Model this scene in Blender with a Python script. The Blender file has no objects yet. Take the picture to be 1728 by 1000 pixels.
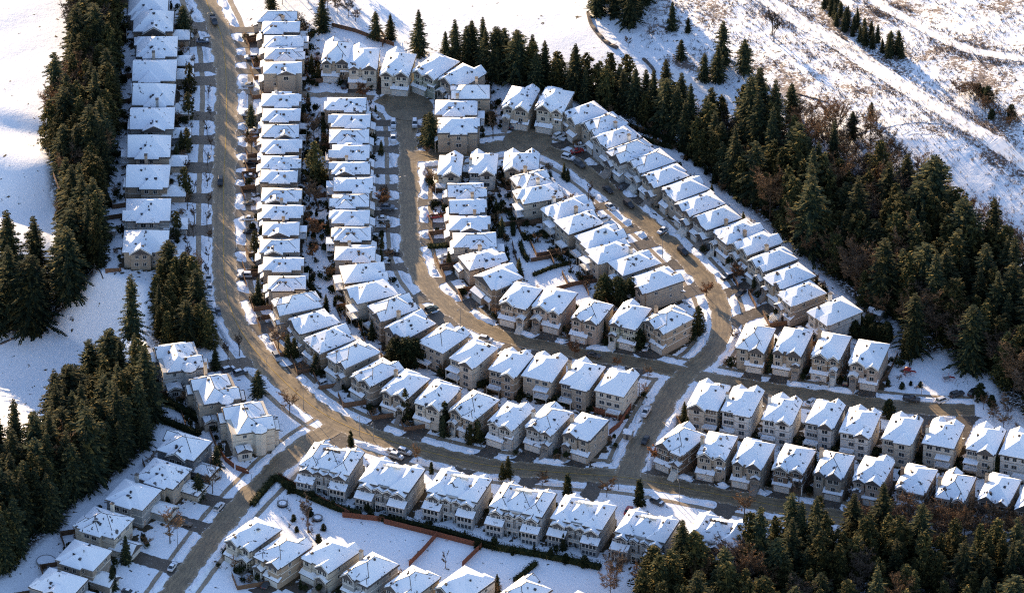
import bpy, math, random
import numpy as np
from mathutils import Vector, Matrix

# ------------------------------------------------------------------ camera, world, sun, exposure
SC = bpy.context.scene
COL = SC.collection
R = math.radians
DEP, DIST, FPX = R(34.0), 2056.0, 11000.0
CAM = Vector((0.0, -DIST*math.cos(DEP), DIST*math.sin(DEP)))
cam_data = bpy.data.cameras.new("camera")
cam_data.sensor_width = 36.0
cam_data.sensor_fit = 'HORIZONTAL'
cam_data.lens = 36.0*FPX/1728.0
cam_data.clip_start, cam_data.clip_end = 10.0, 9000.0
cam = bpy.data.objects.new("camera", cam_data)
COL.objects.link(cam)
cam.location = CAM
cam.rotation_euler = (math.pi/2 - DEP, 0, 0)
SC.camera = cam

SUN_EL, SUN_AZ = R(11.3), R(-28.0)          # azimuth from +Y (away from camera), negative = to the west
SUN_DIR = Vector((math.sin(SUN_AZ)*math.cos(SUN_EL), math.cos(SUN_AZ)*math.cos(SUN_EL), math.sin(SUN_EL)))
world = bpy.data.worlds.new("World")
SC.world = world
world.use_nodes = True
wn = world.node_tree.nodes
sky = wn.new('ShaderNodeTexSky')
sky.sky_type = 'NISHITA'
sky.sun_disc = False
sky.sun_elevation = SUN_EL
sky.sun_rotation = SUN_AZ
sky.altitude = 300
sky.air_density, sky.dust_density, sky.ozone_density = 1.0, 0.6, 1.0
tint = wn.new('ShaderNodeVectorMath'); tint.operation = 'MULTIPLY'
tint.inputs[1].default_value = (1.01, 1.02, 1.20)
world.node_tree.links.new(sky.outputs[0], tint.inputs[0])
world.node_tree.links.new(tint.outputs[0], wn['Background'].inputs[0])
wn['Background'].inputs[1].default_value = 0.105
sun_data = bpy.data.lights.new("sun", 'SUN')
sun_data.energy = 5.0
sun_data.angle = R(0.5)
sun_data.color = (1.0, 0.74, 0.45)
sun = bpy.data.objects.new("sun", sun_data)
COL.objects.link(sun)
sun.rotation_euler = (-SUN_DIR).to_track_quat('-Z', 'Y').to_euler()
SC.view_settings.view_transform = 'Standard'
SC.view_settings.look = 'None'
SC.view_settings.exposure = 1.65
SC.view_settings.gamma = 1.0
try:
    SC.cycles.max_bounces = 6
    SC.cycles.diffuse_bounces = 3
    SC.cycles.use_denoising = False
    SC.cycles.filter_width = 1.15
except Exception:
    pass

# ------------------------------------------------------------------ pixel of the photograph -> point on the ground
def P(px, py, z=0.0):
    cx, cy = (px-864.0)/FPX, (500.0-py)/FPX
    f = Vector((0, math.cos(DEP), -math.sin(DEP)))
    u = Vector((0, math.sin(DEP), math.cos(DEP)))
    d = f + Vector((cx, 0, 0)) + u*cy
    t = (z - CAM.z)/d.z
    return CAM + d*t
def P2(px, py, z=0.0):
    p = P(px, py, z)
    return (p.x, p.y)
def gvec(dx, dy):
    v = Vector((dx/5.35, -dy/(5.35*math.sin(DEP)), 0))
    return v.normalized()

def seg_dist(px, py, ax, ay, bx, by):
    dx, dy = bx-ax, by-ay
    L = dx*dx+dy*dy + 1e-9
    t = np.clip(((px-ax)*dx+(py-ay)*dy)/L, 0, 1)
    return np.hypot(px-(ax+t*dx), py-(ay+t*dy))
def poly_dist(x, y, pts, closed=False):
    d = np.full(np.shape(x), 1e9)
    n = len(pts)
    for i in range(n if closed else n-1):
        a, b = pts[i], pts[(i+1) % n]
        d = np.minimum(d, seg_dist(x, y, a[0], a[1], b[0], b[1]))
    return d
def in_poly(x, y, pts):
    c = np.zeros(np.shape(x), bool)
    n = len(pts)
    for i in range(n):
        (x1, y1), (x2, y2) = pts[i], pts[(i+1) % n]
        if y1 == y2: continue
        c ^= ((y1 > y) != (y2 > y)) & (x < (x2-x1)*(y-y1)/(y2-y1)+x1)
    return c
def sd_poly(x, y, pts):
    d = poly_dist(x, y, pts, True)
    return np.where(in_poly(x, y, pts), -d, d)
def gpoly(px): return [P2(*p) for p in px]

TOWN = gpoly([(205,-80),(185,100),(178,300),(175,455),(215,468),(252,478),(250,600),(240,700),(150,800),(80,900),(0,990),
    (-60,1100),(1100,1150),(1100,960),(1250,900),(1400,900),(1850,930),(1850,700),(1640,640),(1500,560),(1520,510),
    (1400,440),(1260,330),(1150,225),(1000,160),(800,110),(640,70),(540,50),(520,-80)])
SCRUB = gpoly([(1080,-60),(1850,-60),(1850,420),(1728,395),(1640,350),(1560,300),(1480,250),(1330,215),(1200,150),(1110,115),(1060,60)])
FIELD_R = gpoly([(1640,330),(1850,420),(1850,250),(1660,270),(1560,240),(1470,215),(1440,230),(1520,260)])

PATH_PTS = None
def hz(x, y):
    """height of the ground"""
    x = np.asarray(x, float); y = np.asarray(y, float)
    d = np.clip(sd_poly(x, y, TOWN), 0, None)
    a = np.clip((d-3)/45.0, 0, 1)
    a = a*a*(3-2*a)
    h = 1.5*np.sin(x*0.043+0.8)*np.cos(y*0.037+x*0.012) + 0.8*np.sin(y*0.083+x*0.05+1.0) + 0.35*np.sin(x*0.21-y*0.13)*np.cos(y*0.17)
    s = np.clip(-sd_poly(x, y, SCRUB)/15.0, 0, 1)
    rough = 0.30*np.sin(x*0.55+1.3*np.sin(y*0.31))*np.cos(y*0.47+np.sin(x*0.23)) + 0.2*np.sin(x*1.1+y*0.9)*np.cos(y*1.3-x*0.6)
    if PATH_PTS is not None:
        pd = np.full(x.shape, 9e9)
        for px_, py_ in PATH_PTS: pd = np.minimum(pd, (x-px_)**2+(y-py_)**2)
        rough = rough*np.clip((np.sqrt(pd)-3.5)/3.0, 0, 1)
    tilt = 0.085*np.clip(((x-60)*0.4-(y-190)*0.92)*0.5+30, 0, 90)*np.clip((x+10)/60, 0, 1)*np.clip((y-20)/60, 0, 1)*a
    # the open slope on the west falls away from the low sun in long swells
    al = np.clip((d-1)/16.0, 0, 1)*np.clip((-112-x)/10.0, 0, 1)
    yy = np.clip(112-y-0.25*(x+150)+6*np.sin(x*0.09), 0, 190)
    fall = -(0.16*yy*np.clip(yy/45.0, 0, 1)) - 1.5*np.sin(yy*0.16+0.4*np.sin(x*0.08))*np.clip(yy/10.0, 0, 1)*np.clip((75-yy)/30.0, 0, 1)
    hill = al*fall*np.clip((y+90)/70.0, 0, 1)
    return a*h*0.55*(1-0.6*s) + s*rough*0.45 + tilt + hill
def H(x, y): return float(hz(np.array([x]), np.array([y]))[0])
def G(px, py):
    z = 0.0
    for _ in range(4):
        p = P(px, py, z)
        z = H(p.x, p.y)
    return Vector((p.x, p.y, z))

TRACKS = [([(1240,-40),(1296,2),(1345,34),(1396,62),(1471,112),(1521,144),(1596,192),(1696,254),(1790,310)], 6.5),
          ([(1440,-20),(1490,12),(1540,38),(1590,66),(1640,88),(1728,100),(1800,105)], 4.5),
          ([(1420,232),(1450,218),(1500,207),(1560,200),(1600,206),(1680,240)], 4.5),
          ([(1130,120),(1180,146),(1230,165),(1290,190),(1340,222)], 4.0)]
TRACK_G = [[tuple(G(*p)[:2]) for p in px] for px, w in TRACKS]

# ------------------------------------------------------------------ materials
MATS = {}
def nt(name):
    m = bpy.data.materials.new(name)
    m.use_nodes = True
    n = m.node_tree.nodes
    return m, n, m.node_tree.links, n['Principled BSDF']
def setspec(b, v):
    b.inputs['Specular IOR Level'].default_value = v
def plain(name, col, rough=0.7, spec=0.2, metal=0.0, noise=0.12, scale=3.0, bump=0.0):
    if name in MATS: return MATS[name]
    m, n, l, b = nt(name)
    tc = n.new('ShaderNodeTexCoord')
    tx = n.new('ShaderNodeTexNoise'); tx.inputs['Scale'].default_value = scale; tx.inputs['Detail'].default_value = 4
    l.new(tc.outputs['Object'], tx.inputs['Vector'])
    oi = n.new('ShaderNodeObjectInfo')
    mr = n.new('ShaderNodeMapRange'); mr.inputs['To Min'].default_value = 1-noise; mr.inputs['To Max'].default_value = 1+noise
    mr.inputs['From Min'].default_value = 0.3; mr.inputs['From Max'].default_value = 0.7
    l.new(tx.outputs['Fac'], mr.inputs['Value'])
    mr2 = n.new('ShaderNodeMapRange'); mr2.inputs['To Min'].default_value = 1-noise*0.8; mr2.inputs['To Max'].default_value = 1+noise*0.8
    l.new(oi.outputs['Random'], mr2.inputs['Value'])
    mu = n.new('ShaderNodeMath'); mu.operation = 'MULTIPLY'
    l.new(mr.outputs[0], mu.inputs[0]); l.new(mr2.outputs[0], mu.inputs[1])
    vm = n.new('ShaderNodeVectorMath'); vm.operation = 'SCALE'
    vm.inputs[0].default_value = col[:3]
    l.new(mu.outputs[0], vm.inputs['Scale'])
    l.new(vm.outputs[0], b.inputs['Base Color'])
    b.inputs['Roughness'].default_value = rough; b.inputs['Metallic'].default_value = metal
    setspec(b, spec)
    if bump:
        bp = n.new('ShaderNodeBump'); bp.inputs['Strength'].default_value = bump; bp.inputs['Distance'].default_value = 0.1
        l.new(tx.outputs['Fac'], bp.inputs['Height']); l.new(bp.outputs[0], b.inputs['Normal'])
    MATS[name] = m
    return m

SNOW = (0.84, 0.86, 0.88)
def ramp(n, stops):
    r = n.new('ShaderNodeValToRGB')
    e = r.color_ramp.elements
    while len(e) > 1: e.remove(e[-1])
    e[0].position = stops[0][0]; e[0].color = (*stops[0][1], 1)
    for p, c in stops[1:]:
        k = e.new(p); k.color = (*c, 1)
    return r
def mixrgb(n, l, fac, a, b):
    m = n.new('ShaderNodeMix'); m.data_type = 'RGBA'
    for sock, v in ((0, fac), (6, a), (7, b)):
        if hasattr(v, 'is_output'): l.new(v, m.inputs[sock])
        elif isinstance(v, (int, float)): m.inputs[sock].default_value = v
        else: m.inputs[sock].default_value = (*v, 1)
    return m.outputs[2]
def noise(n, l, vec, scale, detail=4, rough=0.55, dist=0.0):
    t = n.new('ShaderNodeTexNoise')
    t.inputs['Scale'].default_value = scale; t.inputs['Detail'].default_value = detail
    t.inputs['Roughness'].default_value = rough; t.inputs['Distortion'].default_value = dist
    l.new(vec, t.inputs['Vector'])
    return t.outputs['Fac']
def thresh(n, l, v, a, b):
    m = n.new('ShaderNodeMapRange'); m.clamp = True
    m.inputs['From Min'].default_value = a; m.inputs['From Max'].default_value = b
    l.new(v, m.inputs['Value'])
    return m.outputs[0]
def mth(n, l, op, a, b):
    m = n.new('ShaderNodeMath'); m.operation = op
    for i, v in enumerate((a, b)):
        if hasattr(v, 'is_output'): l.new(v, m.inputs[i])
        else: m.inputs[i].default_value = v
    return m.outputs[0]
def bumpn(n, l, b, height, strength, dist):
    bp = n.new('ShaderNodeBump'); bp.inputs['Strength'].default_value = strength; bp.inputs['Distance'].default_value = dist
    l.new(height, bp.inputs['Height']); l.new(bp.outputs[0], b.inputs['Normal'])

def ground_material():
    m, n, l, b = nt("snowy_ground")
    g = n.new('ShaderNodeNewGeometry').outputs['Position']
    at = n.new('ShaderNodeAttribute'); at.attribute_name = 'zone'
    sep = n.new('ShaderNodeSeparateColor'); l.new(at.outputs['Color'], sep.inputs[0])
    town, scrub, wood = sep.outputs[0], sep.outputs[1], sep.outputs[2]
    n1 = noise(n, l, g, 0.35, 6, 0.6, 0.3); n2 = noise(n, l, g, 2.2, 5, 0.6); n3 = noise(n, l, g, 0.06, 3)
    n4 = noise(n, l, g, 0.9, 6, 0.7, 0.5)
    earth_shade = mixrgb(n, l, n2, (0.035, 0.028, 0.018), (0.10, 0.075, 0.045))
    # town: bare beds, lawns and trodden strips, plus painted shade of house gaps
    tmask = thresh(n, l, mth(n, l, 'ADD', n1, mth(n, l, 'MULTIPLY', town, 0.33)), 0.645, 0.68)
    # scrub: tussocks pushing through thin snow
    comb = mth(n, l, 'ADD', n4, mth(n, l, 'MULTIPLY', mth(n, l, 'SUBTRACT', n3, 0.5), 0.9))
    comb = mth(n, l, 'ADD', comb, mth(n, l, 'MULTIPLY', mth(n, l, 'MAXIMUM', mth(n, l, 'SUBTRACT', scrub, 1.0), 0.0), 0.30))
    smask = mth(n, l, 'MULTIPLY', thresh(n, l, comb, 0.53, 0.595), mth(n, l, 'MINIMUM', scrub, 1.0))
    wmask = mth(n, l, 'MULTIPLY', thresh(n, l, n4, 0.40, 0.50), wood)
    fmask = mth(n, l, 'MULTIPLY', thresh(n, l, n4, 0.66, 0.70), 0.5)
    brown = mixrgb(n, l, n2, (0.08, 0.06, 0.055), (0.32, 0.25, 0.21))
    snow = mixrgb(n, l, n1, (0.80, 0.82, 0.85), (0.87, 0.885, 0.90))
    c = mixrgb(n, l, fmask, snow, (0.35, 0.33, 0.30))
    c = mixrgb(n, l, smask, c, brown)
    c = mixrgb(n, l, tmask, c, earth_shade)
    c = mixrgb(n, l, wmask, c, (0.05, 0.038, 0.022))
    l.new(c, b.inputs['Base Color'])
    b.inputs['Roughness'].default_value = 0.75; setspec(b, 0.15)
    hsum = mth(n, l, 'ADD', mth(n, l, 'MULTIPLY', n1, 0.6), mth(n, l, 'MULTIPLY', n2, 0.25))
    hs2 = mth(n, l, 'ADD', hsum, mth(n, l, 'MULTIPLY', mth(n, l, 'MULTIPLY', n4, scrub), 1.2))
    bumpn(n, l, b, hs2, 0.75, 0.35)
    return m

def roof_snow_material():
    m, n, l, b = nt("roof_snow")
    g = n.new('ShaderNodeNewGeometry').outputs['Position']
    n1 = noise(n, l, g, 0.55, 5, 0.6, 0.4); n2 = noise(n, l, g, 3.0, 4)
    snow = mixrgb(n, l, n2, (0.80, 0.82, 0.85), (0.86, 0.88, 0.90))
    oi = n.new('ShaderNodeObjectInfo').outputs['Random']
    mask = thresh(n, l, mth(n, l, 'SUBTRACT', n1, mth(n, l, 'MULTIPLY', oi, 0.09)), 0.595, 0.625)
    c = mixrgb(n, l, mask, snow, (0.10, 0.09, 0.085))
    l.new(c, b.inputs['Base Color'])
    b.inputs['Roughness'].default_value = 0.7; setspec(b, 0.15)
    bumpn(n, l, b, mth(n, l, 'ADD', n1, mth(n, l, 'MULTIPLY', n2, 0.3)), 0.35, 0.12)
    return m

def bank_material():
    m, n, l, b = nt("ploughed_snow")
    g = n.new('ShaderNodeNewGeometry').outputs['Position']
    n1 = noise(n, l, g, 1.6, 6, 0.65); n2 = noise(n, l, g, 0.4, 3)
    c = mixrgb(n, l, thresh(n, l, n1, 0.64, 0.76), (0.83, 0.84, 0.86), (0.45, 0.40, 0.33))
    l.new(c, b.inputs['Base Color'])
    b.inputs['Roughness'].default_value = 0.8; setspec(b, 0.15)
    bumpn(n, l, b, n1, 0.8, 0.25)
    return m

def road_material(name, c0, c1, snowy, lanes=False):
    m, n, l, b = nt(name)
    g = n.new('ShaderNodeNewGeometry').outputs['Position']
    n1 = noise(n, l, g, 0.3, 5, 0.6, 0.6); n2 = noise(n, l, g, 5.0, 3); n3 = noise(n, l, g, 1.3, 6, 0.7)
    c = mixrgb(n, l, thresh(n, l, n1, 0.32, 0.68), c0, c1)
    c = mixrgb(n, l, mth(n, l, 'MULTIPLY', n2, 0.35), c, (0.06, 0.05, 0.04))
    lim = n3
    if lanes:
        uv = n.new('ShaderNodeUVMap'); uv.uv_map = 'lane'
        sx = n.new('ShaderNodeSeparateXYZ'); l.new(uv.outputs[0], sx.inputs[0])
        off = mth(n, l, 'ABSOLUTE', mth(n, l, 'SUBTRACT', sx.outputs[0], 0.5), 0.0)     # 0 middle, 0.5 kerb
        wob = mth(n, l, 'MULTIPLY', mth(n, l, 'SUBTRACT', n1, 0.5), 0.16)
        o2 = mth(n, l, 'ADD', off, wob)
        # worn wheel tracks: dark and wet, grit heaped between them
        tr = mth(n, l, 'MAXIMUM', thresh(n, l, mth(n, l, 'ABSOLUTE', mth(n, l, 'SUBTRACT', o2, 0.10), 0.0), 0.05, 0.015),
                 thresh(n, l, mth(n, l, 'ABSOLUTE', mth(n, l, 'SUBTRACT', o2, 0.29), 0.0), 0.05, 0.015))
        c = mixrgb(n, l, mth(n, l, 'MULTIPLY', tr, 0.42), c, (0.075, 0.062, 0.048))
        edge = thresh(n, l, off, 0.34, 0.50)
        lim = mth(n, l, 'ADD', n3, mth(n, l, 'MULTIPLY', edge, 0.17))
        c = mixrgb(n, l, mth(n, l, 'MULTIPLY', edge, 0.5), c, (0.30, 0.23, 0.15))
    c = mixrgb(n, l, thresh(n, l, lim, snowy, snowy+0.05), c, (0.66, 0.64, 0.61))
    l.new(c, b.inputs['Base Color'])
    rr = n.new('ShaderNodeMapRange'); rr.inputs['To Min'].default_value = 0.36; rr.inputs['To Max'].default_value = 0.6
    l.new(n1, rr.inputs['Value']); l.new(rr.outputs[0], b.inputs['Roughness'])
    setspec(b, 0.42)
    b.inputs['Specular Tint'].default_value = (1.0, 0.86, 0.66, 1)
    bumpn(n, l, b, n2, 0.5, 0.05)
    return m

def wall_material(name, col):
    if name in MATS: return MATS[name]
    m, n, l, b = nt(name)
    tc = n.new('ShaderNodeTexCoord').outputs['Object']
    oi = n.new('ShaderNodeObjectInfo').outputs['Random']
    n1 = noise(n, l, tc, 0.7, 4)
    sx = n.new('ShaderNodeSeparateXYZ'); l.new(tc, sx.inputs[0])
    wv = mth(n, l, 'FRACT', mth(n, l, 'MULTIPLY', sx.outputs[2], 5.0), 0.0)
    v = mth(n, l, 'ADD', mth(n, l, 'MULTIPLY', n1, 0.4), 0.8)
    v = mth(n, l, 'MULTIPLY', v, mth(n, l, 'ADD', mth(n, l, 'MULTIPLY', oi, 0.25), 0.87))
    v = mth(n, l, 'MULTIPLY', v, mth(n, l, 'SUBTRACT', 1.04, mth(n, l, 'MULTIPLY', mth(n, l, 'LESS_THAN', wv, 0.15), 0.18)))
    vm = n.new('ShaderNodeVectorMath'); vm.operation = 'SCALE'; vm.inputs[0].default_value = [0.86*q for q in col]
    l.new(v, vm.inputs['Scale']); l.new(vm.outputs[0], b.inputs['Base Color'])
    b.inputs['Roughness'].default_value = 0.85; setspec(b, 0.15)
    MATS[name] = m
    return m

def leaf_material(name, c0, c1, c2, rough=0.6):
    m, n, l, b = nt(name)
    gi = n.new('ShaderNodeNewGeometry')
    oi = n.new('ShaderNodeObjectInfo').outputs['Random']
    r = ramp(n, [(0.0, c0), (0.66, c1), (1.0, c2)])
    l.new(gi.outputs['Random Per Island'], r.inputs[0])
    v = mth(n, l, 'ADD', mth(n, l, 'MULTIPLY', oi, 0.7), 0.65)
    vm = n.new('ShaderNodeVectorMath'); vm.operation = 'SCALE'
    l.new(r.outputs[0], vm.inputs[0]); l.new(v, vm.inputs['Scale'])
    l.new(vm.outputs[0], b.inputs['Base Color'])
    b.inputs['Roughness'].default_value = 0.9; setspec(b, 0.06)
    return m

M_GROUND = ground_material()
M_ROOFSNOW = roof_snow_material()
M_BANK = bank_material()
M_ROAD = road_material("gritty_asphalt", (0.12, 0.092, 0.058), (0.29, 0.215, 0.125), 0.685, True)
M_BULB = road_material("turning_circle_asphalt", (0.14, 0.11, 0.075), (0.27, 0.21, 0.135), 0.66)
M_WALK = road_material("wet_sidewalk", (0.20, 0.15, 0.10), (0.34, 0.27, 0.19), 0.60)
M_DRIVE = road_material("driveway_asphalt", (0.05, 0.042, 0.035), (0.11, 0.09, 0.075), 0.63)
M_PATH = plain("packed_snow", (0.84, 0.83, 0.81), 0.8, 0.1, noise=0.05, scale=0.6, bump=0.15)
M_YELLOW = plain("road_paint", (0.48, 0.30, 0.04), 0.7)
M_SHINGLE = plain("shingle", (0.085, 0.075, 0.07), 0.85, noise=0.25, scale=6)
M_FASCIA = plain("fascia", (0.30, 0.26, 0.22), 0.7)
M_TRIM = plain("white_trim", (0.62, 0.59, 0.53), 0.7)
M_DARKTRIM = plain("dark_trim", (0.10, 0.085, 0.075), 0.7)
M_GLASS = plain("window_glass", (0.025, 0.03, 0.035), 0.08, 0.6, noise=0.3)
M_GARAGE = plain("garage_door_paint", (0.60, 0.57, 0.52), 0.6)
M_VENT = plain("vent_metal", (0.035, 0.035, 0.04), 0.6)
M_BRICK = plain("chimney_cladding", (0.30, 0.22, 0.17), 0.85)
M_WOOD = plain("deck_wood", (0.32, 0.27, 0.21), 0.8)
M_FENCE = plain("fence_wood", (0.13, 0.075, 0.045), 0.85, noise=0.25, scale=2)
M_FENCERED = plain("red_cedar_fence", (0.20, 0.075, 0.042), 0.85, noise=0.2, scale=2)
M_BARK = plain("bark", (0.085, 0.062, 0.045), 0.9, noise=0.3, scale=4)
M_FIR = leaf_material("fir_needles", (0.009, 0.016, 0.011), (0.027, 0.037, 0.019), (0.125, 0.098, 0.032))  # palest tone paints sunlit tips, the dark tones shaded needles
M_CEDAR = leaf_material("cedar_needles", (0.014, 0.021, 0.010), (0.042, 0.043, 0.017), (0.15, 0.108, 0.030))  # tones lifted to paint olive-gold sunlight into the sprays
M_SHRUB = leaf_material("shrub_leaves", (0.010, 0.017, 0.008), (0.022, 0.029, 0.012), (0.065, 0.055, 0.020))
M_TWIG = leaf_material("bare_twigs", (0.095, 0.055, 0.030), (0.19, 0.112, 0.060), (0.30, 0.19, 0.10), 0.8)
M_TWIGGREY = leaf_material("grey_twigs", (0.06, 0.045, 0.035), (0.10, 0.075, 0.055), (0.16, 0.12, 0.09), 0.8)
M_RUST = leaf_material("rusty_leaves", (0.12, 0.055, 0.025), (0.22, 0.10, 0.045), (0.34, 0.17, 0.08), 0.8)
M_BRUSH = leaf_material("dry_brush", (0.08, 0.055, 0.04), (0.17, 0.12, 0.085), (0.30, 0.22, 0.15), 0.85)
M_METAL = plain("grey_metal", (0.18, 0.18, 0.18), 0.5, 0.5)
M_BLACK = plain("black_rubber", (0.02, 0.02, 0.02), 0.8)
M_LAMP = plain("headlamp_glass", (0.6, 0.6, 0.58), 0.2, 0.6)
M_TAIL = plain("tail_lamp", (0.35, 0.02, 0.02), 0.3, 0.5)
M_PLAYRED = plain("red_plastic", (0.30, 0.03, 0.025), 0.6)
M_TRAMP = plain("trampoline_mat", (0.03, 0.03, 0.035), 0.8)
M_SNOWTOP = plain("settled_snow", (0.83, 0.85, 0.88), 0.7, 0.15, noise=0.05, scale=1.5, bump=0.4)

# ------------------------------------------------------------------ mesh helpers
class MB:
    def __init__(s):
        s.v, s.f, s.m = [], [], []
    def poly(s, pts, mi=0):
        k = len(s.v)
        s.v.extend([tuple(p) for p in pts])
        s.f.append(tuple(range(k, k+len(pts)))); s.m.append(mi)
    def box(s, x0, x1, y0, y1, z0, z1, mi=0, top=True, bottom=True):
        k = len(s.v)
        s.v.extend([(x0,y0,z0),(x1,y0,z0),(x1,y1,z0),(x0,y1,z0),(x0,y0,z1),(x1,y0,z1),(x1,y1,z1),(x0,y1,z1)])
        F = [(0,1,5,4),(1,2,6,5),(2,3,7,6),(3,0,4,7)]
        if top: F.append((4,5,6,7))
        if bottom: F.append((3,2,1,0))
        for f in F:
            s.f.append(tuple(k+i for i in f)); s.m.append(mi)
    def tube(s, a, b, r0, r1, n=6, mi=0, caps=True):
        a, b = Vector(a), Vector(b)
        d = (b-a)
        if d.length < 1e-6: return
        q = d.to_track_quat('Z', 'Y')
        k = len(s.v)
        for p, r in ((a, r0), (b, r1)):
            for i in range(n):
                t = 2*math.pi*i/n
                s.v.append(tuple(p + q @ Vector((r*math.cos(t), r*math.sin(t), 0))))
        for i in range(n):
            j = (i+1) % n
            s.f.append((k+i, k+j, k+n+j, k+n+i)); s.m.append(mi)
        if caps:
            s.f.append(tuple(k+n+i for i in range(n))); s.m.append(mi)
    def lathe(s, prof, n=12, mi=0, c=(0, 0)):
        k = len(s.v)
        for r, z in prof:
            for i in range(n):
                t = 2*math.pi*i/n
                s.v.append((c[0]+r*math.cos(t), c[1]+r*math.sin(t), z))
        for j in range(len(prof)-1):
            for i in range(n):
                i2 = (i+1) % n
                s.f.append((k+j*n+i, k+j*n+i2, k+(j+1)*n+i2, k+(j+1)*n+i)); s.m.append(mi)
    def mesh(s, name, mats, smooth=False):
        me = bpy.data.meshes.new(name)
        me.from_pydata(s.v, [], s.f)
        for m in mats: me.materials.append(m)
        if len(mats) > 1: me.polygons.foreach_set('material_index', s.m)
        if smooth: me.polygons.foreach_set('use_smooth', [True]*len(s.f))
        me.update()
        return me
    def build(s, name, mats, parent=None, smooth=False, loc=None):
        if not isinstance(mats, (list, tuple)): mats = [mats]
        return obj(name, s.mesh(name, mats, smooth), parent, loc)
def obj(name, me, parent=None, loc=None, rz=0.0):
    o = bpy.data.objects.new(name, me)
    COL.objects.link(o)
    if parent is not None: o.parent = parent
    if loc is not None: o.location = loc
    if rz: o.rotation_euler = (0, 0, rz)
    return o
def tag(o, label=None, cat=None, group=None, kind=None):
    if label: o['label'] = label
    if cat: o['category'] = cat
    if group: o['group'] = group
    if kind: o['kind'] = kind
    return o
def empty(name, loc, rz, label, cat, group=None):
    o = obj(name, None, None, loc, rz)
    o.empty_display_size = 0.5
    return tag(o, label, cat, group)
KIDS = {}
def dup(root, loc, rz, label, group=None, scale=1.0, kids=None):
    r = root.copy(); COL.objects.link(r)
    r.location = loc; r.rotation_euler = (0, 0, rz)
    r.scale = scale if isinstance(scale, (tuple, list)) else (scale,)*3
    if label: r['label'] = label
    if group: r['group'] = group
    for ch in (kids if kids is not None else list(root.children)):
        c = ch.copy(); COL.objects.link(c); c.parent = r
        for g in ch.children:
            d = g.copy(); COL.objects.link(d); d.parent = c
    return r
ORD = ["first","second","third","fourth","fifth","sixth","seventh","eighth","ninth","tenth","eleventh","twelfth","thirteenth",
       "fourteenth","fifteenth","sixteenth","seventeenth","eighteenth","nineteenth","twentieth"]
def ordn(i):
    if i < 20: return ORD[i]
    t = {2:"twenty",3:"thirty",4:"forty",5:"fifty",6:"sixty",7:"seventy",8:"eighty",9:"ninety"}[(i+1)//10]
    r = (i+1) % 10
    return t + ("-"+ORD[r-1] if r else "ieth")

# ------------------------------------------------------------------ ground sheet
def smooth_line(pts, it=2):
    for _ in range(it):
        o = [pts[0]]
        for a, b in zip(pts[:-1], pts[1:]):
            o += [(0.75*a[0]+0.25*b[0], 0.75*a[1]+0.25*b[1]), (0.25*a[0]+0.75*b[0], 0.25*a[1]+0.75*b[1])]
        o.append(pts[-1]); pts = o
    return pts
def resample(pts, step):
    out = [pts[0]]; acc = 0.0
    for a, b in zip(pts[:-1], pts[1:]):
        L = math.hypot(b[0]-a[0], b[1]-a[1]); t = step-acc
        while t <= L:
            out.append((a[0]+(b[0]-a[0])*t/L, a[1]+(b[1]-a[1])*t/L)); t += step
        acc = (acc+L) % step
    return out
TRACK_L = [resample(smooth_line(t), 1.5) for t in TRACK_G]
PATH_PTS = [q for t in TRACK_G for q in resample(smooth_line(t), 3.0)]
def axis(lo, hi, step, far, n):
    mid = list(np.arange(lo, hi+1e-6, step))
    g = np.linspace(0, 1, n+1)[1:]**2.2
    return np.array(sorted([lo-far*t for t in g] + mid + [hi+far*t for t in g]))
gx = axis(-180, 180, 1.0, 2600, 22); gy = axis(-190, 215, 1.0, 2600, 22)
GXX, GYY = np.meshgrid(gx, gy)
GZ = hz(GXX, GYY)
nx, ny = len(gx), len(gy)
me = bpy.data.meshes.new("ground")
me.vertices.add(nx*ny)
me.vertices.foreach_set('co', np.stack([GXX, GYY, GZ], -1).astype(np.float32).ravel())
I = np.arange(nx*ny).reshape(ny, nx)
Q = np.stack([I[:-1, :-1], I[:-1, 1:], I[1:, 1:], I[1:, :-1]], -1).reshape(-1, 4)
me.loops.add(Q.size); me.loops.foreach_set('vertex_index', Q.ravel().astype(np.int32))
me.polygons.add(len(Q)); me.polygons.foreach_set('loop_start', (np.arange(len(Q))*4).astype(np.int32))
me.polygons.foreach_set('use_smooth', np.ones(len(Q), bool))
me.update()
me.materials.append(M_GROUND)
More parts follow.
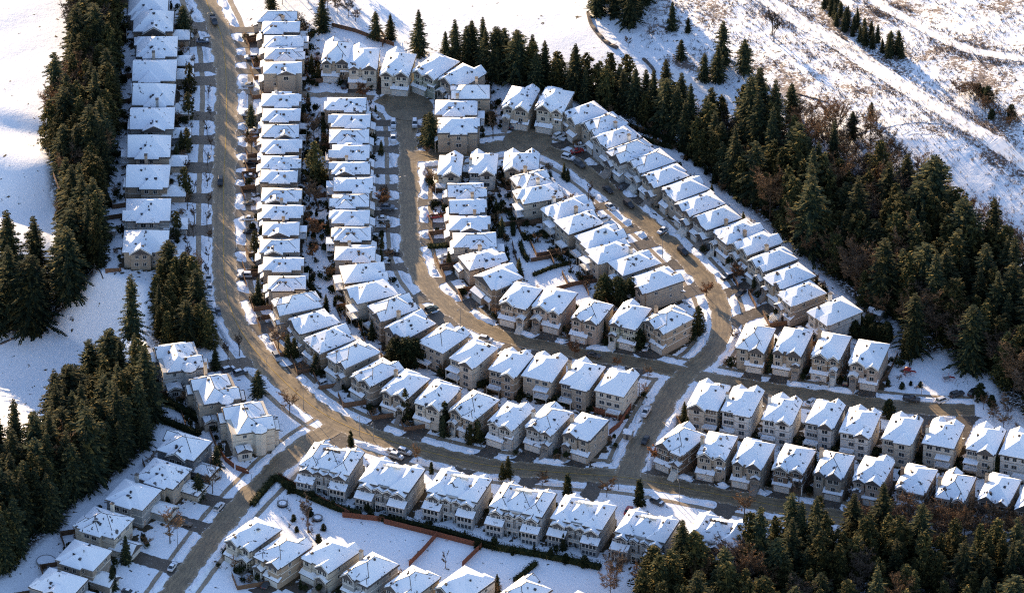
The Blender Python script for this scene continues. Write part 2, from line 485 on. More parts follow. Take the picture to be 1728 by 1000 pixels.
FOREST_PX = {
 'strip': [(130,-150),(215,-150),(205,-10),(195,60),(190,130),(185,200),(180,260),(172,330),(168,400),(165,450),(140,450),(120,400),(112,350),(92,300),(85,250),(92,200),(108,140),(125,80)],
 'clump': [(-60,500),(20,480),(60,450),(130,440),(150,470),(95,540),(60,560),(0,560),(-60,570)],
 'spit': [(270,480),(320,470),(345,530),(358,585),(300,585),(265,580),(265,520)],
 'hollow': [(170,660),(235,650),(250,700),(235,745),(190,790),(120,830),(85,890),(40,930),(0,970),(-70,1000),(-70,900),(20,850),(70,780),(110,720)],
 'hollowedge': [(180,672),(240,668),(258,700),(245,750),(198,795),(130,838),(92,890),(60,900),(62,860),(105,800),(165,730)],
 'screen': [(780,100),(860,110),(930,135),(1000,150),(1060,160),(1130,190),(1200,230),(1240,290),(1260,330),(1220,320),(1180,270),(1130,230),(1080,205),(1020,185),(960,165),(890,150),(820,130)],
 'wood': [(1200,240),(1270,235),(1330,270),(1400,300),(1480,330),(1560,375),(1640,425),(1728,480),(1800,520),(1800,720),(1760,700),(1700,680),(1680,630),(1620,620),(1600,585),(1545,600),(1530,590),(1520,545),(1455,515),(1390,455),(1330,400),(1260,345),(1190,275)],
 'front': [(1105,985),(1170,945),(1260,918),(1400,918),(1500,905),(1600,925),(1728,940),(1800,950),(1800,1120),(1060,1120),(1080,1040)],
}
FOREST = {k: ([tuple(G(*p)[:2]) for p in v] if k in ('clump', 'hollow') else gpoly(v)) for k, v in FOREST_PX.items()}
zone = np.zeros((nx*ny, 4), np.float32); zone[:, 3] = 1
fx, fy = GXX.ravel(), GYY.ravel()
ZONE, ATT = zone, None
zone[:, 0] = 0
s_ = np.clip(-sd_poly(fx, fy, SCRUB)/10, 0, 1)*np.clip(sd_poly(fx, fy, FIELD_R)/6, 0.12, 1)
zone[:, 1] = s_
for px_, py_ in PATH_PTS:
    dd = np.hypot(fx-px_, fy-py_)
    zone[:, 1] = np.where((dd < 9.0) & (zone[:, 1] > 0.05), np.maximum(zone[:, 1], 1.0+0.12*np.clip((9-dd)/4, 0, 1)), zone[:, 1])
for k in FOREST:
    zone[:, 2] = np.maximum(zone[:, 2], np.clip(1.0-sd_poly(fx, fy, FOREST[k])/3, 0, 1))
att = me.color_attributes.new('zone', 'FLOAT_COLOR', 'POINT')
att.data.foreach_set('color', zone.ravel())
tag(obj("ground", me), kind='structure')

# ------------------------------------------------------------------ roads
ROADS = {
 'main': ([(338,-60),(345,0),(372,50),(380,100),(383,160),(381,240),(377,310),(377,380),(377,440),(382,500),(400,550),(432,595),(475,640),(530,690),(590,722),(650,742),(730,765),(820,786),(900,794),(980,800),(1050,804),(1130,818),(1220,836),(1320,855),(1450,880),(1850,960)], 7.6),
 'loop': ([(640,166),(668,178),(686,200),(688,250),(690,300),(690,350),(691,400),(697,440),(714,475),(748,512),(795,547),(850,569),(920,586),(1000,601),(1080,612),(1150,627),(1220,643),(1300,657),(1380,668),(1470,681),(1560,690),(1645,692)], 6.6),
 'inner': ([(690,266),(740,262),(800,254),(850,246),(900,246),(950,264),(1000,298),(1050,342),(1100,385),(1150,430),(1190,470),(1214,510),(1220,555),(1200,598),(1160,626)], 6.8),
 'link': ([(1158,628),(1130,665),(1105,710),(1080,752),(1058,803)], 7.4),
 'lower': ([(560,722),(520,745),(470,785),(425,830),(390,868),(355,910),(322,955),(290,1000),(250,1060)], 7.2),
 'lane': ([(398,155),(440,158),(520,160),(600,162),(640,166)], 3.0),
}
BULBS = [((690,182), 8.0, 'loop'), ((890,240), 8.0, 'inner'), ((700,150), 6.0, 'loop')]
LINES = {k: resample(smooth_line(gpoly(p)), 2.0) for k, (p, w) in ROADS.items()}
def normals(pts):
    out = []
    for i in range(len(pts)):
        a, b = pts[max(0, i-1)], pts[min(len(pts)-1, i+1)]
        d = Vector((b[0]-a[0], b[1]-a[1])).normalized()
        out.append((-d.y, d.x))
    return out
def ribbon(name, pts, o0, o1, z, mat, wob=0.0, kind='structure', terrain=False, rnd=None):
    N = normals(pts); mb = MB()
    L, Rr = [], []
    rnd = rnd or random.Random(5)
    for p, nn in zip(pts, N):
        a = o0 + (rnd.uniform(-wob, wob) if wob else 0); b = o1 + (rnd.uniform(-wob, wob) if wob else 0)
        q0 = (p[0]+nn[0]*a, p[1]+nn[1]*a); q1 = (p[0]+nn[0]*b, p[1]+nn[1]*b)
        L.append((*q0, z + (H(*q0) if terrain else 0))); Rr.append((*q1, z + (H(*q1) if terrain else 0)))
    k = len(pts)
    mb.v = L+Rr
    for i in range(k-1):
        mb.f.append((i, i+1, k+i+1, k+i)); mb.m.append(0)
    o = mb.build(name, mat)
    uv = o.data.uv_layers.new(name='lane')
    vi = np.empty(len(o.data.loops), np.int32); o.data.loops.foreach_get('vertex_index', vi)
    uv.data.foreach_set('uv', np.stack([(vi >= k).astype(np.float32), (vi % k)*0.02], -1).ravel())
    if kind: tag(o, kind=kind)
    return o
for i, (k, (p, w)) in enumerate(ROADS.items()):
    ribbon("road" if k != 'lane' else "footpath", LINES[k], w/2, -w/2, 0.10+0.012*i, M_ROAD if k != 'lane' else M_WALK, 0.55)
for i, (c, r, rd) in enumerate(BULBS):
    cc = P2(*c); mb = MB()
    mb.poly([(cc[0]+r*math.cos(t*math.pi/14), cc[1]+r*math.sin(t*math.pi/14), 0.20+0.012*i) for t in range(28)])
    tag(mb.build("road", M_BULB), kind='structure')
for a in (0.0,):
    ribbon("road_marking", LINES['main'][2:], 0.07, -0.07, 0.19, M_YELLOW)
RP = np.array([(q[0], q[1], ROADS[k][1]/2) for k in LINES if k != 'lane' for q in resample(LINES[k], 0.7)] + [(*P2(*c), r) for c, r, _ in BULBS])
def road_gap(x, y):
    """metres to the nearest road edge, negative on a road"""
    return float((np.hypot(RP[:, 0]-x, RP[:, 1]-y)-RP[:, 2]).min())
# ------------------------------------------------------------------ houses
HRND = random.Random(11)
PAL = {'beige': (0.42,0.35,0.27), 'cream': (0.56,0.50,0.41), 'tan': (0.37,0.28,0.20), 'grey': (0.31,0.31,0.30), 'pale grey': (0.47,0.46,0.44),
       'taupe': (0.31,0.26,0.21), 'sage': (0.31,0.32,0.25), 'white': (0.66,0.64,0.60), 'pinkish beige': (0.46,0.355,0.28), 'brown': (0.19,0.13,0.09), 'slate': (0.20,0.215,0.23)}
WALLM = {k: wall_material(k.replace(' ', '_')+"_stucco", c) for k, c in PAL.items()}
WIN_CACHE = {}
def window_mesh(w, h, bars):
    key = (round(w, 1), round(h, 1), bars)
    if key in WIN_CACHE: return WIN_CACHE[key]
    mb = MB(); t = 0.09
    # faces -y; origin at centre of the wall opening
    mb.box(-w/2-t, w/2+t, -0.07, 0.02, h/2, h/2+t)
    mb.box(-w/2-t, w/2+t, -0.11, 0.02, -h/2-t, -h/2)
    mb.box(-w/2-t, -w/2, -0.07, 0.02, -h/2, h/2); mb.box(w/2, w/2+t, -0.07, 0.02, -h/2, h/2)
    for i in range(bars):
        x = -w/2 + w*(i+1)/(bars+1)
        mb.box(x-0.035, x+0.035, -0.06, 0.02, -h/2, h/2)
    mb.poly([(-w/2, -0.03, -h/2), (w/2, -0.03, -h/2), (w/2, -0.03, h/2), (-w/2, -0.03, h/2)], 1)
    WIN_CACHE[key] = mb.mesh("window", [M_TRIM, M_GLASS])
    return WIN_CACHE[key]
def make_door_mesh():
    mb = MB(); mb.box(-0.55, 0.55, -0.09, 0.02, 0, 2.2, 1); mb.box(-0.45, 0.45, -0.12, 0.02, 0.02, 2.1, 0)
    return mb.mesh("front_door", [M_BRICK, M_TRIM])
DOOR_MESH = make_door_mesh()
def make_garage_mesh(w):
    mb = MB(); h = 2.15
    mb.box(-w/2-0.12, -w/2, -0.08, 0.02, 0, h+0.12, 1); mb.box(w/2, w/2+0.12, -0.08, 0.02, 0, h+0.12, 1); mb.box(-w/2, w/2, -0.08, 0.02, h, h+0.12, 1)
    for i in range(4):
        z0 = i*h/4
        mb.box(-w/2, w/2, -0.05, 0.02, z0+0.015, z0+h/4-0.015, 0)
        for k in range(4):
            x = -w/2 + w*(k+0.5)/4
            mb.box(x-w/10, x+w/10, -0.07, 0.0, z0+0.12, z0+h/4-0.12, 0)
    return mb.mesh("garage_door", [M_GARAGE, M_TRIM])
GARAGE = {w: make_garage_mesh(w) for w in (2.6, 4.6, 5.0)}
def vent_mesh():
    mb = MB(); mb.box(-0.24, 0.24, -0.24, 0.24, -0.25, 0.28); mb.box(-0.32, 0.32, -0.32, 0.32, 0.28, 0.36)
    return mb.mesh("roof_vent", [M_VENT])
VENT = vent_mesh()
def pipe_mesh():
    mb = MB(); mb.tube((0,0,-0.2), (0,0,0.5), 0.12, 0.12, 7); mb.tube((0,0,0.5), (0,0,0.62), 0.2, 0.14, 7)
    return mb.mesh("vent_pipe", [M_VENT])
PIPE = pipe_mesh()
def skylight_mesh():
    mb = MB(); mb.box(-0.6, 0.6, -0.6, 0.6, -0.3, 0.22, 1); mb.box(-0.5, 0.5, -0.5, 0.5, 0.22, 0.25, 0)
    return mb.mesh("skylight", [M_GLASS, M_TRIM])
SKYL = skylight_mesh()

class Roofs:
    """collects hip and gable roofs of one house: shingles with eaves (one mesh), the snow on them (another), gable walls"""
    def __init__(s, pitch=0.5, over=0.5, k=0.10, cap=False):
        s.cap = cap
        s.k = k
        s.r, s.s, s.g, s.p, s.o = MB(), MB(), MB(), pitch, over
        s.tops = []
    def _surf(s, x0, x1, y0, y1, z, axis, g0, g1, pitch, flat=0.0):
        """corner and ridge points of a roof whose eave rectangle is given"""
        if axis == 'y':
            pts, rid = s._surf(y0, y1, x0, x1, z, 'x', g0, g1, pitch, flat)
            f = lambda q: (q[1], q[0], q[2])
            return [f(pts[0]), f(pts[3]), f(pts[2]), f(pts[1])], [f(q) for q in rid]
        h = (y1-y0)/2; ym = (y0+y1)/2
        i0 = 0 if g0 else min(h, (x1-x0)/2-0.01); i1 = 0 if g1 else min(h, (x1-x0)/2-0.01)
        hh = min(h, (i0 or h), (i1 or h)) if not (g0 and g1) else h
        zr = z+pitch*h
        return [(x0,y0,z),(x1,y0,z),(x1,y1,z),(x0,y1,z)], [(x0+i0,ym,zr),(x1-i1,ym,zr)]
    def add(s, x0, x1, y0, y1, z, axis='x', g0=False, g1=False, pitch=None, snow=0.2, infill=True):
        """rectangle = wall lines; the eaves overhang it"""
        p = pitch or s.p; o = s.o
        X0, X1, Y0, Y1 = x0-o, x1+o, y0-o, y1+o
        zz = z - p*o*0.6
        c, r = s._surf(X0, X1, Y0, Y1, zz, axis, g0, g1, p)
        flip = axis == 'y'
        def faces(c, r, mb, mi):
            a, b, cc, d = c; r0, r1 = r
            if not flip:
                L = [(a, b, r1, r0), (cc, d, r0, r1), (d, a, r0), (b, cc, r1)]
            else:
                L = [(b, cc, r1, r0), (d, a, r0, r1), (a, b, r0), (cc, d, r1)]
            for q in L: mb.poly(q, mi)
        faces(c, r, s.r, 0)
        th = 0.24
        cb = [(q[0], q[1], q[2]-th) for q in c]
        gp = {}
        ga = (lambda i: (i in (1, 3)) if not flip else (i in (0, 2)))
        for i in range(4):
            j = (i+1) % 4
            s.r.poly([cb[i], cb[j], c[j], c[i]], 1)
        # barge boards of the gable ends
        ends = [((c[3], c[0]), r[0], g0), ((c[1], c[2]), r[1], g1)] if not flip else [((c[0], c[1]), r[0], g0), ((c[2], c[3]), r[1], g1)]
        s.r.poly(cb[::-1], 1)
        # snow slab lying 10 cm inside the eave edge
        k = s.k
        cs, rs = s._surf(X0+k, X1-k, Y0+k, Y1-k, zz+p*k+0.03, axis, g0, g1, p)
        up = [(q[0], q[1], q[2]+snow) for q in cs]; ru = [(q[0], q[1], q[2]+snow*0.9) for q in rs]
        faces(up, ru, s.s, 0)
        for i in range(4):
            j = (i+1) % 4
            s.s.poly([cs[i], cs[j], up[j], up[i]], 0)
        for (e0, e1), rr, g in ends:
            if g:   # gable wall set back under the verge, barge boards on the verge
                d = Vector((rr[0]-(r[0][0]+r[1][0])/2, rr[1]-(r[0][1]+r[1][1])/2, 0)).normalized()
                pts = [Vector(e0), Vector(e1), Vector(rr)]
                s.g.poly([q - d*(o+0.0) for q in (Vector(e0)+Vector((0,0,-0.02)), Vector(e1)+Vector((0,0,-0.02)), Vector(rr)+Vector((0,0,-0.06)))], 0)
                for u, w in ((pts[0], pts[2]), (pts[2], pts[1])):
                    dn = Vector((0, 0, -0.30)); out = d*0.04
                    s.r.poly([u+out+dn, w+out+dn, w+out+Vector((0,0,0.02)), u+out+Vector((0,0,0.02))], 2)
                    s.r.poly([u+dn, w+dn, w+out+dn, u+out+dn], 2); s.r.poly([u, w, w+out, u+out], 2)
        s.tops.append((c, r, p, axis))
        if s.cap:      # ridge caps the snow has slid off
            up = Vector((0, 0, snow*0.95))
            s.r.tube(Vector(r[0])+up, Vector(r[1])+up, 0.13, 0.13, 4, 0)
            for i, e in ((0, 0), (1, 1), (2, 1), (3, 0)):
                if (g0, g1)[e]: continue
                q = Vector(r[e if axis == 'x' else (0 if i < 2 else 1)])
                if axis == 'y' and ((g0 and i < 2) or (g1 and i > 1)): continue
                s.r.tube(q+up, Vector(c[i]).lerp(q, 0.35)+up, 0.10, 0.10, 4, 0)
        return r
    def shed(s, x0, x1, y0, y1, zlo, zhi, snow=0.18):
        """lean-to roof whose low edge is at y0"""
        th = 0.18
        a = [(x0,y0,zlo),(x1,y0,zlo),(x1,y1,zhi),(x0,y1,zhi)]
        b = [(q[0],q[1],q[2]-th) for q in a]
        s.r.poly(a, 0); s.r.poly(b[::-1], 1)
        for i in range(4): s.r.poly([b[i], b[(i+1)%4], a[(i+1)%4], a[i]], 1)
        k = 0.08
        a2 = [(x0+k,y0+k,zlo+0.03),(x1-k,y0+k,zlo+0.03),(x1-k,y1-0.02,zhi+0.03),(x0+k,y1-0.02,zhi+0.03)]
        u = [(q[0],q[1],q[2]+snow) for q in a2]
        s.s.poly(u, 0)
        for i in range(4): s.s.poly([a2[i], a2[(i+1)%4], u[(i+1)%4], u[i]], 0)
    def on(s, rnd, which=0, face=None):
        """a point on the snow of one roof slope"""
        c, r, p, axis = s.tops[which]
        a, b = (c[0], c[1]) if axis == 'x' else (c[1], c[2])
        a2, b2 = (c[3], c[2]) if axis == 'x' else (c[0], c[3])
        if rnd.random() < 0.5 if face is None else face: a, b = a2, b2
        t = rnd.uniform(0.25, 0.75); v = rnd.uniform(0.45, 0.9)
        e = Vector(a).lerp(Vector(b), t); m = Vector(r[0]).lerp(Vector(r[1]), t)
        return e.lerp(m, v) + Vector((0, 0, 0.22))

HOUSES = []
def win(parent, x, y, z, rz, w, h, bars=1):
    o = obj("window", window_mesh(w, h, bars), parent, (x, y, z), rz)
    return o

def make_house(loc, yaw, W, D, eave, style, rnd, colour, label, group, opts):
    root = empty("house", loc, yaw, label, "house", group)
    wm = WALLM[colour]
    w = MB(); rf = Roofs(opts.get('pitch', rnd.choice((0.46, 0.5, 0.54) if style == 'narrow' else (0.52, 0.57, 0.62, 0.68))), rnd.choice((0.35, 0.4, 0.45) if style == 'narrow' else (0.4, 0.5, 0.6)), rnd.choice((0.10, 0.12, 0.16, 0.30)), rnd.random() < 0.3)
    ca, sa = math.cos(yaw), math.sin(yaw)
    # which local side faces the camera (-y in the world)
    cx = 1 if (-sa) < 0 else -1            # local +x maps to (ca, sa): faces camera when sa<0
    cx = 1 if sa < 0 else -1
    hw, hd = W/2, D/2
    low = eave-5.6 if eave > 6.4 else 0.0   # height of the basement storey on the downhill side
    zf = eave-2.75                           # floor of the upper storey
    rows = [eave-1.35] + ([eave-4.1] if eave > 4.4 else []) + ([eave-6.7] if eave > 7.2 else [])
    vis_back = opts.get('back', False)
    gside = opts.get('gside', rnd.choice((-1, 1)))
    def wallbox(x0, x1, y0, y1, z1, belt=True):
        w.box(x0, x1, y0, y1, -0.4, z1, 0, bottom=False)
        if belt:
            for zz in [q for q in (zf, zf-2.75) if 0.8 < q < z1-1]:
                t = 0.035
                w.box(x0-t, x1+t, y0-t, y0+0.02, zz-0.11, zz+0.11, 1); w.box(x0-t, x1+t, y1-0.02, y1+t, zz-0.11, zz+0.11, 1)
                w.box(x0-t, x0+0.02, y0+0.02, y1-0.02, zz-0.11, zz+0.11, 1); w.box(x1-0.02, x1+t, y0+0.02, y1-0.02, zz-0.11, zz+0.11, 1)
    wins = []
    def winrow(face, a0, a1, at, zs, n, ww=(1.1, 1.6), hh=1.25, skip=()):
        """windows along a wall: face 0 = front (-y), 1 = right (+x), 2 = back, 3 = left"""
        for z in zs:
            for i in range(n):
                u = a0 + (a1-a0)*(i+0.5)/n + rnd.uniform(-0.15, 0.15)
                if any(s0 < u < s1 and z < zt for s0, s1, zt in skip): continue
                if rnd.random() < 0.08: continue
                wd = rnd.choice(ww)
                if face == 0: win(root, u, at, z, 0, wd, hh)
                elif face == 2: win(root, u, at, z, math.pi, wd, hh)
                elif face == 1: win(root, at, u, z, math.pi/2, wd, hh)
                else: win(root, at, u, z, -math.pi/2, wd, hh)
    wallbox(-hw, hw, -hd, hd, eave)
    gw = 4.6 if W > 8.6 else 2.6
    if style == 'duplex':
        # two ridged blocks joined by a flat snow-filled well, gabled bays at front and back
        b = W*0.36
        for sx in (-1, 1):
            x0, x1 = (-hw, -hw+b) if sx < 0 else (hw-b, hw)
            rf.add(x0, x1, -hd-0.01*sx, hd+0.01*sx, eave+0.6, 'y', False, False, 0.62)
        wf = rf.p
        # one long slope between the blocks, its bare ridge parapet notched
        rf.add(-hw*0.66, hw*0.66, -hd+0.1, hd-0.35, eave+0.15, 'x', False, False, 0.56)
        zr = eave+0.15+0.56*(hd-0.1)
        for q in np.arange(-hw*0.34, hw*0.34, 1.15):
            rf.r.box(q, q+0.75, -0.32, -0.02, zr-0.4, zr+0.42, 2)
        rf.r.box(-hw*0.36, hw*0.36, -0.24, -0.08, zr-0.4, zr+0.20, 2)
        w.box(-hw+0.03, hw-0.03, -hd+0.03, hd-0.03, eave, eave+0.6, 0, bottom=False)
        for sy in (-1, 1):
            for sx in (-0.62, -0.16, 0.16, 0.62):
                g = abs(sx) > 0.5
                xw = 1.9 if g else 1.35
                xc = sx*hw*(1.1 if g else 1.35)
                yo = 1.6 if g else 0.9
                y0, y1 = (-hd-yo, -hd+0.5) if sy < 0 else (hd-0.5, hd+yo)
                wallbox(xc-xw, xc+xw, y0, y1, eave-0.5-(0 if g else 0.3))
                y0r, y1r = (-hd-yo, -hd+3.2) if sy < 0 else (hd-3.2, hd+yo)
                rf.add(xc-xw, xc+xw, y0r, y1r, eave-0.5-(0 if g else 0.3), 'y', sy < 0, sy > 0, 0.62)
                yf = y0-0.01 if sy < 0 else y1+0.01
                for z in rows + [1.0]:
                    for dx in ((-0.85, 0.85) if g else (0.0,)):
                        win(root, xc+dx, yf, z, 0 if sy < 0 else math.pi, 1.1, 1.35)
        # stepped sunrooms with their own snow strips on the back
        for sx in (-1, 1):
            xc = sx*hw*0.68
            y0 = hd+1.5
            for (zz, ex) in ((eave-2.7, 2.2),):
                w.box(xc-2.6, xc+2.6, y0, y0+ex, -0.4, zz-0.3, 0, bottom=False)
                t = MB()
                rf2 = [(xc-3.0, y0+ex+0.4), (xc+3.0, y0+ex+0.4)]
                # lean-to sloping to +y: mirror of shed
                q = [(xc+3.0, y0+ex+0.4, zz-0.45), (xc-3.0, y0+ex+0.4, zz-0.45), (xc-3.0, y0-0.05, zz+0.55), (xc+3.0, y0-0.05, zz+0.55)]
                rf.r.poly(q, 0); rf.r.poly([(p_[0], p_[1], p_[2]-0.18) for p_ in q][::-1], 1)
                for i in range(4):
                    a_, b_ = q[i], q[(i+1) % 4]
                    rf.r.poly([(a_[0],a_[1],a_[2]-0.18), (b_[0],b_[1],b_[2]-0.18), b_, a_], 1)
                k = [(p_[0]*1.0-(0.1 if p_[0] > xc else -0.1), p_[1]-(0.1 if p_[1] > y0+0.1 else 0), p_[2]+0.04) for p_ in q]
                ku = [(p_[0], p_[1], p_[2]+0.2) for p_ in k]
                rf.s.poly(ku, 0)
                for i in range(4): rf.s.poly([k[i], k[(i+1)%4], ku[(i+1)%4], ku[i]], 0)
                for z in (1.1, 3.4):
                    if z > zz-1.2: continue
                    for dx in (-1.7, -0.55, 0.6, 1.75):
                        win(root, xc+dx, y0+ex+0.01, z, math.pi, 0.9, 1.3, 0)
        for s in (-1, 1):
            winrow(2+s, -hd+1, hd-1, s*(hw+0.01), rows, 3)
            o = obj("garage_door", GARAGE[4.6], root, (s*hw*0.68, -hd-1.62, 0))
        obj("front_door", DOOR_MESH, root, (0, -hd-0.02, 0.1))
        dk = MB(); dk.box(-1.9, 1.9, hd, hd+2.4, 2.6, 2.8)
        for xx in (-1.8, 1.8): dk.box(xx-0.08, xx+0.08, hd+2.2, hd+2.36, -0.3, 2.6)
        for xx in np.linspace(-1.8, 1.8, 12): dk.box(xx-0.03, xx+0.03, hd+2.3, hd+2.36, 2.8, 3.7)
        dk.box(-1.9, 1.9, hd+2.28, hd+2.38, 3.7, 3.78)
        dk.build("balcony", M_TRIM, root)
    else:
        main_axis = opts.get('axis', 'y' if D >= W else 'x')
        if style == 'narrow':
            rf.add(-hw, hw, -hd, hd, eave, 'y', rnd.random() < 0.12, False)
            # cross wing toward the side that is seen
            for side in ((cx,) if rnd.random() < 0.8 else (cx, -cx)):
                wl = rnd.uniform(2.5, 3.4); yc = rnd.uniform(-hd+wl+0.5, hd-wl-0.5)
                ex = rnd.uniform(0.9, 1.4)
                x0, x1 = (0, hw+ex) if side > 0 else (-hw-ex, 0)
                wallbox(min(x0, side*(hw-0.5)) if side < 0 else hw-0.5, x1 if side > 0 else -hw+0.5, yc-wl, yc+wl, eave+0.02)
                gab = rnd.random() < 0.22
                rf.add(x0, x1, yc-wl, yc+wl, eave+0.06, 'x', gab and side < 0, gab and side > 0)
                winrow(1 if side > 0 else 3, yc-wl+0.6, yc+wl-0.6, (x1+0.01) if side > 0 else (x0-0.01), rows[:2], 1, (1.1, 1.6))
            # two small bays on the far side
        elif style == 'garagewing':
            rf.add(-hw, hw, -hd, hd, eave, 'x' if W > D else 'y', False, rnd.random() < 0.3)
            wl = rnd.uniform(3.0, 3.6); yc = rnd.uniform(-1.5, 1.5); ex = 1.2
            x0, x1 = (0, hw+ex) if cx > 0 else (-hw-ex, 0)
            wallbox(hw-0.5 if cx > 0 else x0, x1 if cx > 0 else -hw+0.5, yc-wl, yc+wl, eave+0.02)
            gab = opts.get('gab', rnd.random() < 0.35)
            rf.add(x0, x1, yc-wl, yc+wl, eave+0.06, 'x', gab and cx < 0, gab and cx > 0)
            winrow(1 if cx > 0 else 3, yc-wl+0.6, yc+wl-0.6, (x1+0.01) if cx > 0 else (x0-0.01), rows[:2], 2, (1.1, 1.6))
        elif style == 'villa':
            rf.add(-hw, hw, -hd*0.55, hd*0.75, eave, 'x', False, False, 0.6)
            rf.add(-hw*0.95, -hw*0.1, -hd, hd*0.7, eave-0.05, 'y', True, False, 0.62)
            rf.add(hw*0.1, hw*0.9, -hd*0.8, hd, eave+0.05, 'y', False, True, 0.66)
            for sx, yy in ((-1, -hd-1.6), (1, hd-0.5)):
                xc = sx*hw*0.5
                wallbox(xc-2.4, xc+2.4, yy, yy+2.1, eave-1.4)
                rf.add(xc-2.4, xc+2.4, yy if yy < 0 else yy-2, yy+2.1 if yy > 0 else yy+4, eave-1.4, 'y', yy < 0, yy > 0, 0.7)
                for z in rows[1:] : win(root, xc, yy-0.01 if yy < 0 else yy+2.11, z, 0 if yy < 0 else math.pi, 1.9, 1.5, 2)
            # round corner tower room
            tx, ty = cx*hw, -hd*0.3
            tw = MB(); n = 8
            w.lathe([(2.1, -0.4), (2.1, eave+0.3)], n, 0, (tx, ty))
            rf.r.lathe([(2.6, eave+0.15), (2.6, eave+0.35), (0.02, eave+2.2)], n, 0, (tx, ty))
            rf.s.lathe([(2.5, eave+0.40), (2.5, eave+0.58), (0.02, eave+2.42)], n, 0, (tx, ty))
            # lower roofs on the side in view
            x0, x1 = (hw-0.5, hw+3.2) if cx > 0 else (-hw-3.2, -hw+0.5)
            wallbox(x0, x1, hd*0.2, hd*0.85, 3.4)
            rf.add(x0, x1, hd*0.2, hd*0.85, 3.4, 'x', cx < 0 and True, cx > 0, 0.5)
            win(root, x1+0.01 if cx > 0 else x0-0.01, hd*0.52, 1.7, math.pi/2 if cx > 0 else -math.pi/2, 1.9, 1.4, 2)
        else:
            g_end = rnd.random() < 0.25
            rf.add(-hw, hw, -hd, hd, eave, main_axis, g_end and main_axis == 'x', g_end and main_axis == 'x')
        # ---- front
        if style in ('front', 'back', 'narrow', 'garagewing'):
            if style in ('front', 'back'):
                two = W > 8.0; big = rnd.choice((-1, 1))
                for sx in ((-1, 1) if two else (gside,)):
                    gh = (rnd.uniform(2.0, 2.4) if sx == big else rnd.uniform(1.4, 1.8)) if two else 2.3
                    xc = sx*(hw-gh-rnd.uniform(0.1, 0.5)); ex = rnd.choice((0.5, 0.8, 1.1))
                    e2 = eave-0.08-rnd.uniform(0.0, 0.3)
                    wallbox(xc-gh, xc+gh, -hd-ex, -hd+0.4, e2)
                    rf.add(xc-gh, xc+gh, -hd-ex, -hd+gh*1.6+1.2, e2, 'y', rnd.random() < 0.75, False, min(0.8, rf.p*1.2))
                    
                    if gh > 1.95:
                        for dx in (-0.95, 0.95): win(root, xc+dx, -hd-ex-0.01, rows[0]-0.1, 0, rnd.choice((1.1, 1.3)), 1.3, 1)
                    else: win(root, xc, -hd-ex-0.01, rows[0]-0.1, 0, rnd.choice((1.3, 1.7)), 1.3, 1)
                    if len(rows) > 1 and (sx != gside or rows[1] > 3.7): win(root, xc, -hd-ex-0.01, rows[1], 0, 1.3, 1.3, 1)
                if two and rnd.random() < 0.6: win(root, 0, -hd-0.01, rows[0], 0, 0.8, 1.1, 0)
            else:
                winrow(0, -hw+0.7, hw-0.7, -hd-0.01, rows[:1], 2)
            # garage with its skirt roof
            gx = gside*(hw-gw/2-0.55)
            gd = opts.get('gd', 1.5 if style != 'garagewing' else 5.5)
            zt = 2.75
            wallbox(gx-gw/2-0.5, gx+gw/2+0.5, -hd-gd, -hd+0.3, zt, False)
            if style == 'garagewing':
                rf.add(gx-gw/2-0.5, gx+gw/2+0.5, -hd-gd, -hd+1.5, zt, 'y', rnd.random() < 0.4, False)
            else:
                rf.shed(gx-gw/2-0.85, gx+gw/2+0.85, -hd-gd-0.45, -hd-0.04, zt-0.05, zt+0.85)
                if rnd.random() < 0.7:
                    dx0, dx1 = (gx+gw/2+0.9, hw+0.1) if gside < 0 else (-hw-0.1, gx-gw/2-0.9)
                    zp = zt-0.12 if eave < 7.5 else eave-3.4
                    if style == 'front' and dx1-dx0 > 1.8 and rnd.random() < 0.75:
                        dx0, dx1 = (dx0+0.1, dx1-0.3) if gside < 0 else (dx0+0.3, dx1-0.1)
                        rf.add(dx0+0.3, dx1-0.3, -hd-1.9, -hd+0.4, zp, 'y', True, False, 0.62, 0.16)
                        for xx in (dx0+0.35, dx1-0.35): w.box(xx-0.13, xx+0.13, -hd-2.05, -hd-1.8, -0.3, zp-0.1, 1)
                        if zp > 3.5:
                            w.box(dx0+0.2, dx1-0.2, -hd-2.0, -hd-0.01, zp-2.75, zp-2.6, 1)
                            for q in range(7): w.box(dx0+0.4, dx1-0.4, -hd-2.0-0.32*(q+1), -hd-2.0-0.32*q, -0.3, (zp-2.75)*(1-q/7.0)-0.02, 1)
                    else:
                        rf.shed(dx0, dx1, -hd-1.2, -hd-0.05, zp, zp+0.72)
                        w.box((dx1 if gside < 0 else dx0)-0.15, (dx1 if gside < 0 else dx0)+0.15, -hd-1.1, -hd-0.85, -0.3, zp-0.13, 1)
            obj("garage_door", GARAGE[gw], root, (gx, -hd-gd-0.005, 0))
            obj("front_door", DOOR_MESH, root, (-gside*(hw-1.3), -hd-0.02, 0.15))
            if len(rows) > 2:
                winrow(0, -hw+0.7, hw-0.7, -hd-0.01, rows[1:2], 3)
        else:
            winrow(0, -hw+0.7, hw-0.7, -hd-0.01, rows, 3)
            obj("front_door", DOOR_MESH, root, (0.4, -hd-0.02, 0.15))
            obj("garage_door", GARAGE[4.6], root, (hw*0.5, -hd-0.04, 0))
        # ---- back
        bay = rnd.random() < 0.75 and style != 'villa'
